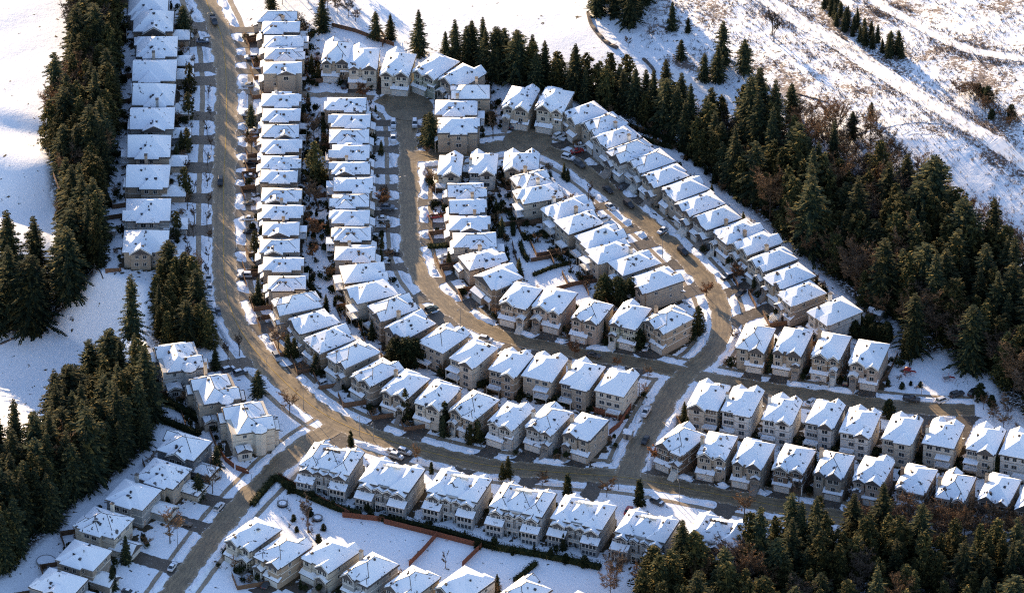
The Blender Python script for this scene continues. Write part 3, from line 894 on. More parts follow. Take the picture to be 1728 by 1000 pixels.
        if bay:
            bw = rnd.uniform(1.9, 2.5); xc = rnd.choice((-1, 1))*(hw-bw-0.4); ex = rnd.uniform(0.6, 1.1)
            wallbox(xc-bw, xc+bw, hd-0.4, hd+ex, eave-0.06)
            rf.add(xc-bw, xc+bw, hd-bw*1.5-1, hd+ex, eave-0.06, 'y', False, rnd.random() < 0.55, min(0.78, rf.p*1.15))
            for z in rows[:3]: win(root, xc, hd+ex+0.01, z, math.pi, 1.7, 1.35, 1)
            a0, a1 = (xc+bw, hw) if xc < 0 else (-hw, xc-bw)
            winrow(2, a0+0.5, a1-0.5, hd+0.01, rows, 2)
            dkx = (a0+a1)/2
        else:
            winrow(2, -hw+0.6, hw-0.6, hd+0.01, rows, 3)
            dkx = rnd.choice((-1, 1))*hw*0.4
        if vis_back or rnd.random() < 0.35:
            dk = MB(); zz = 2.7 if eave > 6 else 1.0; e = 2.6; q = min(2.2, hw*0.5)
            dk.box(dkx-q, dkx+q, hd+0.01, hd+e, zz-0.2, zz)
            for xx in (dkx-q+0.1, dkx+q-0.1): dk.box(xx-0.09, xx+0.09, hd+e-0.25, hd+e-0.07, -0.3, zz-0.2); dk.box(xx-0.06, xx+0.06, hd+e-0.15, hd+e-0.03, zz, zz+1.0)
            dk.box(dkx-q, dkx+q, hd+e-0.12, hd+e-0.04, zz+0.95, zz+1.03)
            for xx in np.arange(dkx-q+0.3, dkx+q-0.2, 0.33): dk.box(xx-0.025, xx+0.025, hd+e-0.10, hd+e-0.06, zz, zz+0.95)
            d = dk.build("deck", M_TRIM if rnd.random() < 0.6 else M_WOOD, root)
            sn = MB(); sn.box(dkx-q+0.05, dkx+q-0.05, hd+0.06, hd+e-0.2, zz+0.003, zz+0.16); sn.build("deck_snow", M_SNOWTOP, d)
            if rnd.random() < 0.4:
                cv = MB(); z2 = zz+2.5
                cv.box(dkx-q-0.1, dkx+q+0.1, hd+0.02, hd+e+0.1, z2, z2+0.14, 0)
                for xx in (dkx-q+0.15, dkx+q-0.15): cv.box(xx-0.08, xx+0.08, hd+e-0.2, hd+e-0.04, zz, z2, 0)
                cv.box(dkx-q-0.05, dkx+q+0.05, hd+0.05, hd+e+0.05, z2+0.144, z2+0.32, 1)
                cv.build("deck_cover", [M_TRIM, M_SNOWTOP], root)
        # ---- sides
        for s in (-1, 1):
            winrow(2+s if s > 0 else 3, -hd+1.0, hd-1.0, s*(hw+0.01), rows[:2], 2, (0.8, 1.1), 1.1) if s < 0 else winrow(1, -hd+1.0, hd-1.0, hw+0.01, rows[:2], 2, (0.8, 1.1), 1.1)
        if rnd.random() < 0.3:
            ch = MB(); yy = rnd.uniform(-hd*0.4, hd*0.4)
            ch.box(-cx*hw-0.5, -cx*hw+0.5, yy-0.45, yy+0.45, 0, eave+hw*rf.p+0.3, 0); ch.box(-cx*hw-0.6, -cx*hw+0.6, yy-0.55, yy+0.55, eave+hw*rf.p+0.3, eave+hw*rf.p+0.5, 1)
            ch.build("chimney", [wm, M_DARKTRIM], root)
    w.v += []; k = len(w.v)
    for f in rf.g.f: w.f.append(tuple(k+i for i in f)); w.m.append(0)
    w.v.extend(rf.g.v)
    w.build("wall", [wm, M_TRIM if colour in ('grey', 'sage', 'taupe', 'tan', 'brown') else M_FASCIA], root)
    roof = rf.r.build("roof", [M_SHINGLE, M_FASCIA if rnd.random() < 0.5 else M_DARKTRIM, M_DARKTRIM if rnd.random() < 0.5 else M_TRIM], root)
    rf.s.build("snow_cover", M_ROOFSNOW, roof)
    for i in range(rnd.choice((3, 4, 5, 6))):
        p = rf.on(rnd, 0 if i < 2 else min(1, len(rf.tops)-1))
        obj("roof_vent" if i not in (1, 4) else "vent_pipe", VENT if i not in (1, 4) else PIPE, roof, p, rnd.uniform(-0.2, 0.2)).scale = (rnd.uniform(0.8, 1.5), rnd.uniform(0.8, 1.5), 1)
    if opts.get('sky') or rnd.random() < 0.06:
        obj("skylight", SKYL, roof, rf.on(rnd, 0))
    HOUSES.append(dict(root=root, loc=loc, yaw=yaw, W=W, D=D, gside=gside, gw=gw, style=style, opts=opts,
                       gd=(opts.get('gd', 5.5 if style == 'garagewing' else 1.5)), rnd=rnd))
    return root

# rows of houses: pixel of each roof's middle; 'dir' is the row's own direction, 'front' the direction (in pixels) its front doors look
HR = [
 dict(name="column along the forest strip", frm="up from the clearing", rev=True, style='garagewing', W=12.8, D=13.2, eave=6.2, front=(1,0), dir=(0,1), back=7,
      pal=['beige','tan','grey','beige','taupe','grey'],
      px=[(250,6),(259,33,{'gab':True}),(265,75,{'gab':False}),(261,115,{'gab':False}),(260,156,{'gab':False}),(257,196,{'gab':True}),(252,243,{'gab':False}),(250,293,{'gab':False}),(250,350,{'gab':False}),(246,403,{'gab':True,'W':12.5,'D':13})]),
 dict(name="short column at the frame top", frm="downward", style='narrow', W=7.0, D=12.2, eave=6.0, front=(-1,0), dir=(0,1), back=5,
      pal=['cream','beige','pale grey'], px=[(466,24),(474,42),(477,66),(479,87),(477,111,{'eave':8.0})]),
 dict(name="straight column along main road", frm="below the footpath", style='narrow', W=7.3, D=11.6, eave=6.1, front=(-1,0), dir=(0,1), back=6,
      pal=['beige','cream','pale grey','tan','grey'],
      px=[(473,165),(475,190),(473,217),(473,242),(472,270),(471,294),(473,325),(475,353),(474,382),(472,411),(476,441),(484,473)]),
 dict(name="outer row round the bend", frm="after the straight column", style='front', W=9.4, D=12.0, eave=7.9, back=6, fsign=-1,
      pal=['beige','cream','tan','pale grey','taupe'],
      px=[(502,507),(528,538),(557,567),(596,592),(637,623),(685,643),(740,661),(801,678),(862,697),(927,703),(989,715)], dirs={0:(22,32),8:(52,16),9:(52,16),10:(52,16),7:(52,20)}),
 dict(name="column west of loop street", frm="below the footpath", style='narrow', W=7.7, D=12.0, eave=6.1, front=(1,0), dir=(0,1), back=6,
      pal=['beige','cream','pale grey','tan','grey'],
      px=[(585,172),(592,200),(589,226),(592,252),(592,280),(596,307),(592,335),(592,362),(595,391),(599,424)]),
 dict(name="inner row round the bend", frm="along the loop street", style='back', W=9.6, D=12.2, eave=8.2, back=4, fsign=1,
      pal=['beige','cream','tan','beige'],
      px=[(611,456),(626,487),(662,515),(692,545),(748,567),(799,592),(862,608),(919,616),(983,628),(1041,641)], dirs={0:(10,33),1:(22,30),6:(52,14),7:(52,12),8:(52,12),9:(52,12)}),
 dict(name="pair on the cul-de-sac island", frm="downward", style='narrow', W=9.0, D=13.0, eave=7.0, front=(-1,0.2), dir=(0,1), back=5, pal=['cream','beige'],
      px=[(770,178),(772,208,{'eave':7.6})]),
 dict(name="trio topping the inner block", frm="from the loop street", style='back', W=8.4, D=10.5, eave=6.4, front=(0,-1), dir=(1,0.03), back=2, pal=['cream','pale grey','beige'],
      px=[(760,275,{'W':7.4}),(816,272),(880,268,{'W':11.0,'D':9.0})]),
 dict(name="inner column on loop street", frm="below the trio", style='narrow', W=8.0, D=11.4, eave=5.8, front=(-1,0), dir=(0.06,1), back=6, pal=['cream','beige','tan'],
      px=[(786,317),(788,344),(790,372),(801,401,{'W':8.6,'D':13}),(813,433,{'W':9,'D':12,'dir':(26,32),'front':(-1,0.4)}),(841,463,{'W':9.4,'dir':(30,24),'front':(-1,0.6),'eave':7.4})]),
 dict(name="inner row above loop street", frm="toward the corner", style='front', W=9.8, D=11.5, eave=8.0, front=(-0.1,1), dir=(52,13), back=3,
      pal=['tan','pinkish beige','pinkish beige','sage','beige'], px=[(879,494),(936,501),(1000,521),(1064,528),(1129,534,{'dir':(50,30)})]),
 dict(name="row backing onto square yards", frm="downward", style='back', W=9.0, D=12.2, eave=7.4, front=(1,-0.6), dir=(30,27), back=9,
      pal=['beige','cream','pale grey','beige','taupe'],
      px=[(898,300,{'D':9,'dir':(20,25)}),(908,323,{'dir':(14,26)}),(957,348),(976,371),(1012,396),(1029,420),(1068,440),(1106,468,{'W':10,'D':13})]),
 dict(name="arc round the cul-de-sac", frm="clockwise", style='front', W=9.6, D=12.0, eave=7.8, front=(0,1), back=5,
      pal=['beige','tan','cream','sage','beige'], px=[(570,84,{'dir':(1,0.05)}),(614,94,{'dir':(1,0.02)}),(672,103,{'dir':(1,0.1)}),(736,107,{'dir':(52,22)}),(780,124,{'dir':(52,24)}),(796,152,{'dir':(0,1),'front':(-1,0),'W':8.5}),
          (879,161,{'dir':(52,8)}),(936,164,{'dir':(50,9),'eave':9.2})]),
 dict(name="diagonal row below the conifers", frm="below the cul-de-sac", style='front', W=8.8, D=12.0, eave=7.8, front=(-1,0.6), dir=(28,24), back=6,
      pal=['beige','taupe','pale grey','tan','grey','beige'],
      px=[(988,186),(1020,204),(1043,226),(1066,250),(1099,267),(1123,292),(1157,314),(1183,339),(1211,363),(1246,386),(1278,405),(1306,433),(1334,461),(1354,490),(1411,520,{'W':10,'dir':(34,26)})]),
 dict(name="row of four by the playground", frm="from the junction", style='front', W=9.4, D=12.4, eave=8.2, front=(-0.1,1), dir=(52,9), back=4, pal=['beige','pinkish beige','tan','pinkish beige'],
      px=[(1275,565),(1339,571),(1403,579),(1467,592)]),
 dict(name="row opposite the playground", frm="from the junction", style='back', W=9.6, D=12.2, eave=8.7, front=(0.1,-1), dir=(56,10), back=3, pal=['cream','cream','white','pale grey','pinkish beige','cream'],
      px=[(1196,664),(1253,673),(1320,688),(1393,694),(1452,708),(1523,720),(1592,728),(1664,738),(1722,746),(1790,760)]),
 dict(name="row above the dark wood", frm="from the link street", style='front', W=9.6, D=12.0, eave=8.2, front=(-0.1,1), dir=(56,11), back=3, pal=['brown','beige','beige','tan','beige','pinkish beige'],
      px=[(1150,737,{'dir':(52,22)}),(1211,747),(1272,760),(1341,768),(1408,779),(1475,788),(1547,802),(1613,816),(1687,820),(1750,834)]),
 dict(name="large row behind the hedges", frm="from the lower street", style='duplex', W=17.0, D=12.5, eave=7.6, front=(0.1,-1), dir=(56,12), back=5, pal=['pale grey','grey','pale grey'],
      px=[(560,772,{'W':16}),(661,800),(775,817),(882,842),(985,862),(1092,886),(1212,893)]),
 dict(name="lowest row below big yards", frm="from the lower street", style='front', W=10.4, D=12.8, eave=7.6, front=(-0.2,1), dir=(48,22), back=9, pal=['cream','tan','beige','grey','beige','pale grey'],
      px=[(428,896),(478,924),(558,930,{'W':11.5}),(626,955),(696,977),(786,979,{'W':12}),(884,996),(975,1020)]),
 dict(name="shaded row on lower street", frm="downward", style='garagewing', W=11.5, D=12.5, eave=7.0, front=(1,0.35), dir=(24,-26), back=6, pal=['slate','beige','grey','cream','taupe'],
      px=[(311,748,{'gab':True}),(276,794),(225,830,{'sky':True}),(176,877,{'sky':True}),(141,932),(100,980)]),
 dict(name="cluster beside the tall firs", frm="downward", style='villa', W=15.6, D=13.0, eave=8.2, front=(1,-0.25), dir=(14,30), back=4, pal=['pale grey','beige','cream'],
      px=[(301,598),(362,652),(418,700)]),
]
# a few walls named by what the photograph shows
ROOFWORD = {'narrow': "hip roofed", 'garagewing': "two storey", 'front': "gable fronted", 'back': "tall", 'duplex': "wide twin", 'villa': "rambling many-gabled"}
def place_rows():
    for ri, r in enumerate(HR):
        pts = r['px']; n = len(pts)
        base = [P(p[0], p[1], r['eave']+0.9) for p in pts]
        for i, p in enumerate(pts):
            o = dict(p[2]) if len(p) > 2 else {}
            rnd = random.Random(1000*ri+i)
            eave = o.get('eave', r['eave']+rnd.uniform(-0.15, 0.25))
            q = P(p[0], p[1], eave+0.9)
            d = o.get('dir', r.get('dirs', {}).get(i, r.get('dir')))
            if d is None:
                a, b = pts[max(0, i-1)], pts[min(n-1, i+1)]
                d = (b[0]-a[0], b[1]-a[1])
            t = gvec(*d)
            nrm = Vector((-t.y, t.x, 0))
            if 'fsign' in r:      # +1: front looks to the far side, -1: to the near side of the row's direction
                f = nrm*r['fsign']
            else:
                fr = o.get('front', r.get('front'))
                f = nrm if nrm.dot(gvec(*fr)) > 0 else -nrm
            yaw = math.atan2(f.x, -f.y) + rnd.uniform(-0.02, 0.02)    # local -y -> f
            W = o.get('W', r['W'])*rnd.uniform(0.92, 0.98); D = o.get('D', r['D'])*rnd.uniform(0.96, 1.04)
            colour = r['pal'][i % len(r['pal'])] if rnd.random() < 0.75 else rnd.choice(r['pal'])
            k = (n-1-i) if r.get('rev') else i
            label = f"{colour} {ROOFWORD[r['style']]} house, {ordn(k)} {r['frm']}, {r['name']}"
            o.setdefault('back', r['style'] in ('back',))
            o.setdefault('yard', r['back'])
            make_house((q.x, q.y, 0.0), yaw, W, D, eave, r['style'], rnd, colour, label, "snow roofed houses of the estate", o)
place_rows()
# ------------------------------------------------------------------ driveways, sidewalks, snow banks
from mathutils import noise as mnoise
DRV = []      # centre lines of the driveways, for the gaps in the banks
# bare beds, trodden ground and painted gap shade lie along the house walls
_hl = np.array([(h['loc'][0], h['loc'][1], h['yaw'], h['W']/2, h['D']/2) for h in HOUSES])
_near = np.full(fx.shape, 9.0)
_in = (np.abs(fx) < 190) & (fy > -200) & (fy < 225)
_xi, _yi = fx[_in], fy[_in]; _d = np.full(_xi.shape, 9.0)
for X, Y, yw, a_, b_ in _hl:
    k_ = (np.abs(_xi-X) < 16) & (np.abs(_yi-Y) < 16)
    lx = np.abs((_xi[k_]-X)*math.cos(yw)+(_yi[k_]-Y)*math.sin(yw))-a_; ly = np.abs(-(_xi[k_]-X)*math.sin(yw)+(_yi[k_]-Y)*math.cos(yw))-b_
    _d[k_] = np.minimum(_d[k_], np.maximum(lx, ly))
_near[_in] = _d
zone[:, 0] = np.clip((2.6-_near)/2.6, 0, 1)*0.85 + 0.15*(_near < 6)
att.data.foreach_set('color', zone.ravel())
HP = np.array([(h['loc'][0], h['loc'][1], max(h['W'], h['D'])*0.5) for h in HOUSES])
def house_gap(x, y, skip=-1):
    d = np.hypot(HP[:, 0]-x, HP[:, 1]-y)-HP[:, 2]
    if skip >= 0: d[skip] = 99
    return float(d.min())
for hi, h in enumerate(HOUSES):
    ca, sa = math.cos(h['yaw']), math.sin(h['yaw'])
    gx = h['gside']*(h['W']/2-h['gw']/2-0.55); y0 = -h['D']/2-h['gd']-0.06
    if h['style'] == 'duplex': gx, y0 = h['W']*0.34, -h['D']/2-1.75
    if h['style'] == 'villa': gx, y0 = h['W']*0.25, -h['D']/2-0.1
    loc = lambda x, y: (h['loc'][0]+ca*x-sa*y, h['loc'][1]+sa*x+ca*y)
    L = None
    for k in range(2, 50):
        q = loc(gx, y0-k*0.5)
        if house_gap(q[0], q[1], hi) < 0.2: break
        if road_gap(*q) < -0.6: L = k*0.5; break
    if L is None: L = 6.0 if k > 13 else max(1.5, k*0.5-1)
    else: DRV.append((*loc(gx, y0), *loc(gx, y0-L), h['gw']/2+0.9))
    if h['rnd'].random() < 0.80:
        hwid = h['gw']/2+h['rnd'].uniform(0.3, 0.8)
        mb = MB(); n = max(3, int(L/0.8)); l_, r_ = [], []
        for i in range(n+1):
            yy = y0-L*i/n; fl = max(0.0, 1-(L-L*i/n)/3.4); fl = 1.5*fl*fl
            l_.append((*loc(gx-hwid-fl+h['rnd'].uniform(-.3, .3), yy), 0.074+0.0011*(hi % 22))); r_.append((*loc(gx+hwid+fl+h['rnd'].uniform(-.3, .3), yy), 0.074+0.0011*(hi % 22)))
        mb.v = l_+r_
        for i in range(n): mb.f.append((i+1, i, n+1+i, n+2+i)); mb.m.append(0)
        tag(mb.build("driveway", M_DRIVE), kind='structure')
    h['front_q'] = loc
DA = np.array(DRV)
def drive_gap(x, y):
    return float((seg_dist(x, y, DA[:, 0], DA[:, 1], DA[:, 2], DA[:, 3])-DA[:, 4]).min())
def other_road(x, y, k):
    best = 9e9
    for j in LINES:
        if j in (k, 'lane'): continue
        a = np.array(LINES[j]); best = min(best, float(np.hypot(a[:, 0]-x, a[:, 1]-y).min()-ROADS[j][1]/2))
    for c, r, _ in BULBS:
        cc = P2(*c); best = min(best, math.hypot(x-cc[0], y-cc[1])-r)
    return best
WK = 0
for k in ('main', 'loop', 'inner', 'link', 'lower'):
    w = ROADS[k][1]/2
    for s in (1, -1):
        WK += 1
        ribbon("sidewalk", LINES[k], s*(w+(2.9 if k != 'main' else 3.3)) , s*(w+(4.3 if k != 'main' else 5.0)), 0.030+0.004*WK, M_WALK, 0.12)
BRND = random.Random(21)
def bank(pts, width, hgt, rnd):
    """a lumpy ridge of ploughed snow along pts"""
    c = (sum(p[0] for p in pts)/len(pts), sum(p[1] for p in pts)/len(pts))
    N = normals(pts); n = len(pts); m = 8
    mb = MB(); seed = rnd.uniform(0, 99)
    for i, (p, nn) in enumerate(zip(pts, N)):
        e = min(i, n-1-i)/max(1.0, min(3.0, (n-1)/2)); e = min(1.0, e)**0.5
        ww = width*(0.25+0.75*e)*(1+0.3*mnoise.noise((p[0]*0.35, p[1]*0.35, seed)))
        for j in range(m+1):
            t = -1+2*j/m
            prof = (1-abs(t)**2.2)
            x = p[0]+nn[0]*t*ww/2; y = p[1]+nn[1]*t*ww/2
            z = hgt*prof*(0.15+0.85*e)*(0.75+0.6*mnoise.noise((x*0.8, y*0.8, seed))+0.35*mnoise.noise((x*2.1, y*2.1, seed+9)))
            if j in (0, m): z = -0.08
            mb.v.append((x-c[0], y-c[1], max(z, -0.08 if j in (0, m) else 0.03)))
    for i in range(n-1):
        for j in range(m):
            a = i*(m+1)+j
            mb.f.append((a, a+1, a+m+2, a+m+1)); mb.m.append(0)
    o = mb.build("snow_bank", M_BANK, None, True, (c[0], c[1], 0.05))
    tag(o, "lumpy bank of ploughed snow between kerb and sidewalk", "snow bank", "ploughed snow banks along the kerbs")
for k in ('main', 'loop', 'inner', 'link', 'lower'):
    w = ROADS[k][1]/2
    line = resample(LINES[k], 0.8)
    N = normals(line)
    for s in (1, -1):
        run = []
        lim = BRND.uniform(7, 15)
        for p, nn in zip(line, N):
            off = w+1.45+(0.25 if k == 'main' else 0)
            q = (p[0]+nn[0]*s*off, p[1]+nn[1]*s*off)
            ok = drive_gap(*q) > 0.3 and other_road(q[0], q[1], k) > 1.2 and abs(q[0]) < 185 and -195 < q[1] < 215
            if ok and len(run)*0.8 < lim: run.append(q)
            else:
                if len(run) >= 4: bank(run, BRND.uniform(2.1, 3.1), BRND.uniform(0.6, 1.1), BRND)
                run = []; lim = BRND.uniform(6, 18)
        if len(run) >= 4: bank(run, 2.2, 0.6, BRND)

# ------------------------------------------------------------------ trees
def fir(seed, h=20.0, r=3.4, base=0.07, lev=0.55, gappy=0.0, power=0.85):
    rnd = random.Random(seed)
    t = MB(); t.tube((0,0,-0.8), (0,0,h*0.5), 0.34, 0.2, 7); t.tube((0,0,h*0.5), (rnd.uniform(-.1,.1),0,h*0.98), 0.2, 0.03, 6)
    c = MB(); z = h*base
    while z < h*0.985:
        tt = (z-h*base)/(h*(1-base))
        L0 = r*(1-tt)**power*(0.66+0.6*rnd.random())
        if tt < 0.12: L0 *= 0.7+tt*2.5
        nb = max(4, int(6+6*(1-tt)))
        a0 = rnd.uniform(0, 6.28)
        for i in range(nb):
            if rnd.random() < gappy: continue
            a = a0+6.283*i/nb+rnd.uniform(-0.3, 0.3)
            L = L0*rnd.uniform(0.55, 1.2)+0.12
            dz = -0.32+0.5*tt+rnd.uniform(-0.1, 0.1)
            ux, uy = math.cos(a), math.sin(a); sx, sy = -uy, ux
            zb = z+rnd.uniform(-lev*0.5, lev*0.5)
            segs = max(2, int(L/0.62))
            for q in range(segs):
                f0 = 0.12+0.8*q/segs; f1 = f0+1.05/segs+0.1
                wd = (0.30+0.26*(1-q/segs))*min(1.0, 0.45+L*0.3)
                p0 = (ux*L*f0, uy*L*f0, zb+dz*L*f0-0.10*L*f0*f0)
                for sg in (-1, 1):
                    lx = L*f1; tilt = rnd.uniform(-0.30, 0.05); ww = wd*rnd.uniform(0.8, 1.7)
                    p1 = (ux*lx*0.98+sx*sg*ww*0.25, uy*lx*0.98+sy*sg*ww*0.25, zb+dz*lx-0.10*L*f1*f1+rnd.uniform(-0.1, 0.08))
                    m_ = L*(f0*0.45+f1*0.55)
                    p2 = (ux*m_+sx*sg*ww, uy*m_+sy*sg*ww, zb+dz*m_-0.10*m_+tilt*ww)
                    c.poly([p0, p1, p2] if sg < 0 else [p0, p2, p1])
        z += lev*(0.75+0.5*rnd.random())*(0.55+0.45*(1-tt))
    # inner dark boughs close to the stem
    z = h*base
    while z < h*0.9:
        tt = (z-h*base)/(h*(1-base)); rr = r*(1-tt)**power*0.5
        for i in range(6):
            a = rnd.uniform(0, 6.28); b = a+rnd.uniform(0.7, 1.2)
            c.poly([(rr*math.cos(a), rr*math.sin(a), z-rnd.uniform(0.2, .9)), (rr*math.cos(b), rr*math.sin(b), z-rnd.uniform(0.2, .9)), (0.05, 0, z+1.2)])
        z += 0.8
    return t, c
def cedar(seed, h=14.0, r=3.2, n=2600, power=0.62, top=0.0, base=0.03):
    """dense, bushy crown of drooping leaf sprays in clumps"""
    rnd = random.Random(seed)
    t = MB(); t.tube((0,0,-0.8), (0,0,h*0.8), 0.3, 0.06, 7)
    c = MB()
    clumps = []
    for i in range(int(n/22)):
        tt = rnd.random()**1.25
        rr = r*((1-tt)**power)*(min(1, tt/0.12+0.55))*(0.75+0.5*math.sin(tt*17+seed)**2)
        a = rnd.uniform(0, 6.283)
        clumps.append((rr*math.cos(a)*rnd.uniform(0.55, 1.05), rr*math.sin(a)*rnd.uniform(0.55, 1.05), h*(base+(1-base)*tt), a, rnd.uniform(0.45, 0.95)*(0.5+0.5*(1-tt))))
    for cx, cy, cz, a, s in clumps:
        for k in range(22):
            dx, dy, dz = rnd.gauss(0, s*0.5), rnd.gauss(0, s*0.5), rnd.gauss(0, s*0.55)
            p = Vector((cx+dx, cy+dy, max(0.1, cz+dz)))
            out = Vector((math.cos(a)+rnd.uniform(-.7, .7), math.sin(a)+rnd.uniform(-.7, .7), rnd.uniform(-0.9, 0.5))).normalized()
            sd = out.cross(Vector((rnd.uniform(-.5,.5), rnd.uniform(-.5,.5), 1))).normalized()
            l = rnd.uniform(0.35, 0.75); w_ = l*0.36
            c.poly([p-sd*w_, p+out*l, p+sd*w_])
    z = h*0.05
    while z < h*0.85:
        tt = z/h; rr = r*(1-tt)**power*0.55
        for i in range(6):
            a = rnd.uniform(0, 6.28); b = a+1.1
            c.poly([(rr*math.cos(a), rr*math.sin(a), z-0.5), (rr*math.cos(b), rr*math.sin(b), z-0.5), (0.05, 0, z+1.0)])
        z += 0.7
    return t, c
def bare(seed, h=9.0, spread=3.2, up=0.9, leaves=0, dens=1.0):
    rnd = random.Random(seed)
    t, c = MB(), MB()
    th = h*0.28
    t.tube((0,0,-0.6), (0,0,th), 0.16, 0.12, 6)
    t.tube((0,0,th), (rnd.uniform(-.3,.3), rnd.uniform(-.3,.3), h*0.62), 0.12, 0.05, 5)
    def strip(a, b, w0, mb=c):
        d = (b-a); s = d.cross(Vector((rnd.uniform(-1,1), rnd.uniform(-1,1), rnd.uniform(-1,1))))
        if s.length < 1e-4: return
        s = s.normalized()*w0
        mb.poly([a-s, a+s, b])
    for i in range(int(13*dens)):
        z0 = rnd.uniform(th*0.8, h*0.6); a = rnd.uniform(0, 6.283)
        L = spread*rnd.uniform(0.75, 1.1)
        p = Vector((0, 0, z0))
        q = p+Vector((math.cos(a)*L*0.85, math.sin(a)*L*0.85, up*L*rnd.uniform(0.6, 1.3)))
        if q.z > h: q.z = h*rnd.uniform(0.85, 1.0)
        t.tube(p, q, 0.05, 0.02, 4, caps=False)
        for j in range(8):
            f = rnd.uniform(0.3, 1.0); b0 = p.lerp(q, f)
            b1 = b0+Vector((rnd.gauss(math.cos(a)*0.5, 0.6), rnd.gauss(math.sin(a)*0.5, 0.6), rnd.uniform(0.1, 1.0)*up)).normalized()*spread*0.42*rnd.uniform(0.6, 1.2)
            strip(b0, b1, 0.05)
            for m in range(13):
                e0 = b0.lerp(b1, rnd.uniform(0.2, 1)); e1 = e0+Vector((rnd.gauss(0, 1), rnd.gauss(0, 1), rnd.uniform(-0.2, 1.2)*up)).normalized()*rnd.uniform(0.4, 1.0)*spread*0.24
                strip(e0, e1, 0.062)
                for _ in range(leaves):
                    e = e0.lerp(e1, rnd.random()); v = Vector((rnd.gauss(0,1), rnd.gauss(0,1), rnd.gauss(0,1)))*0.14
                    c.poly([e, e+v, e+Vector((v.y, -v.x, v.z))*0.9])
    return t, c
def shrub(seed, r=0.9, h=1.3, n=420):
    rnd = random.Random(seed); c = MB()
    lob = [(rnd.gauss(0, r*0.4), rnd.gauss(0, r*0.4), rnd.uniform(0.3, 0.75)*h, rnd.uniform(0.45, 0.7)*r) for _ in range(7)]
    for i in range(n):
        x, y, z, s = rnd.choice(lob)
        d = Vector((rnd.gauss(0,1), rnd.gauss(0,1), rnd.gauss(0,0.8))).normalized()
        p = Vector((x, y, z))+d*s*rnd.uniform(0.6, 1.05); p.z = max(0.03, p.z)
        sd = d.cross(Vector((rnd.gauss(0,1), rnd.gauss(0,1), rnd.gauss(0,1)))).normalized()
        u = sd.cross(d)*0.6+d*0.6; l = rnd.uniform(0.15, 0.32)
        c.poly([p-sd*l*0.5, p+u*l, p+sd*l*0.5])
    return c
def proto(name, tc, cm, tm=None):
    t, c = tc
    return (name, t.mesh("trunk", [tm or M_BARK]), c.mesh("crown", [cm]))
FIRS = [proto("fir_tree", fir(100+i, 20, (4.6, 5.4, 4.0, 5.0, 4.4, 5.8)[i], (0.04, 0.05, 0.03, 0.10, 0.05, 0.04)[i], gappy=(0.12, 0.2, 0.06, 0.32, 0.18, 0.15)[i], power=(0.70, 0.60, 0.80, 0.66, 0.74, 0.54)[i]), M_FIR) for i in range(6)]
LONEFIR = proto("fir_tree", fir(140, 20, 3.6, 0.22, gappy=0.30, lev=0.75, power=0.7), M_FIR)
TALLSTEM = proto("fir_tree", fir(141, 20, 2.6, 0.45, gappy=0.15, power=0.6), M_FIR)
CEDARS = [proto("cedar_tree", cedar(200+i, 14, (3.0, 3.6, 2.7, 3.3)[i], 3000, (0.62, 0.55, 0.75, 0.5)[i]), M_CEDAR) for i in range(4)]
SLIM = [proto("cypress_tree", cedar(220+i, 8, 1.05, 1500, 0.55), M_SHRUB) for i in range(2)]
ROUND = [proto("evergreen_tree", cedar(230+i, 8, 2.6, 2600, 0.35, base=0.06), M_SHRUB) for i in range(2)]
BARES = [proto("bare_tree", bare(300+i, 9, (3.0, 3.4, 2.6, 3.2)[i], (0.8, 0.6, 1.1, 0.9)[i]), M_TWIG) for i in range(4)]
ALDERS = [proto("alder_tree", bare(320+i, 14, 4.0, 1.15, dens=2.0), M_TWIG if i else M_TWIGGREY) for i in range(3)]
RUSTS = [proto("rusty_tree", bare(340+i, 6, 2.6, 0.8, leaves=1), M_RUST) for i in range(2)]
SLENDER = [proto("slender_tree", bare(350+i, 7, 1.5, 1.6, dens=0.7), M_TWIGGREY) for i in range(2)]
SHRUBS = [shrub(400+i, (0.9, 1.1, 0.7)[i], (1.2, 1.5, 1.6)[i]).mesh("garden_shrub", [M_SHRUB]) for i in range(3)]
SHRUBB = [shrub(410+i, 0.9, 1.3, 240).mesh("bare_shrub", [M_TWIG]) for i in range(2)]
TR = random.Random(77)
def tree(pr, p, s, label, cat, group=None, sxy=None):
    name, tm, cm = pr
    r = obj(name, None, None, p, TR.uniform(0, 6.28))
    k = sxy or s
    r.scale = (k, k, s)
    tag(r, label, cat, group)
    obj("trunk", tm, r); obj("crown", cm, r)
    return r
def scatter(poly, dmin, n, rnd, edge=0.0):
    xs = [q[0] for q in poly]; ys = [q[1] for q in poly]
    out = []; tries = 0
    cand = np.array([(rnd.uniform(min(xs), max(xs)), rnd.uniform(min(ys), max(ys))) for _ in range(n*60)])
    cand = cand[in_poly(cand[:, 0], cand[:, 1], poly)]
    for x, y in cand:
        if all((x-a)**2+(y-b)**2 > dmin*dmin for a, b in out):
            out.append((x, y))
            if len(out) >= n: break
    return out
FSPEC = {  # name: (spacing, count, height range, share of cedars, share of bare alders, words)
 'strip': (3.9, 120, (16, 26), 0.5, 0.14, "forest strip beside the open snow slope"),
 'clump': (7.0, 13, (18, 30), 0.0, 0.0, "clump on the snow slope above the clearing"),
 'spit': (3.6, 24, (12, 20), 0.55, 0.2, "grove between clearing and main road"),
 'hollow': (4.4, 85, (16, 28), 0.42, 0.02, "dense stand above the shaded lower street"),
 'hollowedge': (4.4, 40, (12, 20), 0.4, 0.03, "dense stand behind the big and shaded houses"),
 'screen': (4.2, 75, (14, 21), 0.28, 0.05, "screen of trees behind the cul-de-sac houses"),
 'wood': (4.7, 235, (15, 30), 0.42, 0.15, "dense wood climbing from the playground"),
 'front': (3.9, 190, (12, 24), 0.66, 0.16, "dark wood below the front row of houses"),
}
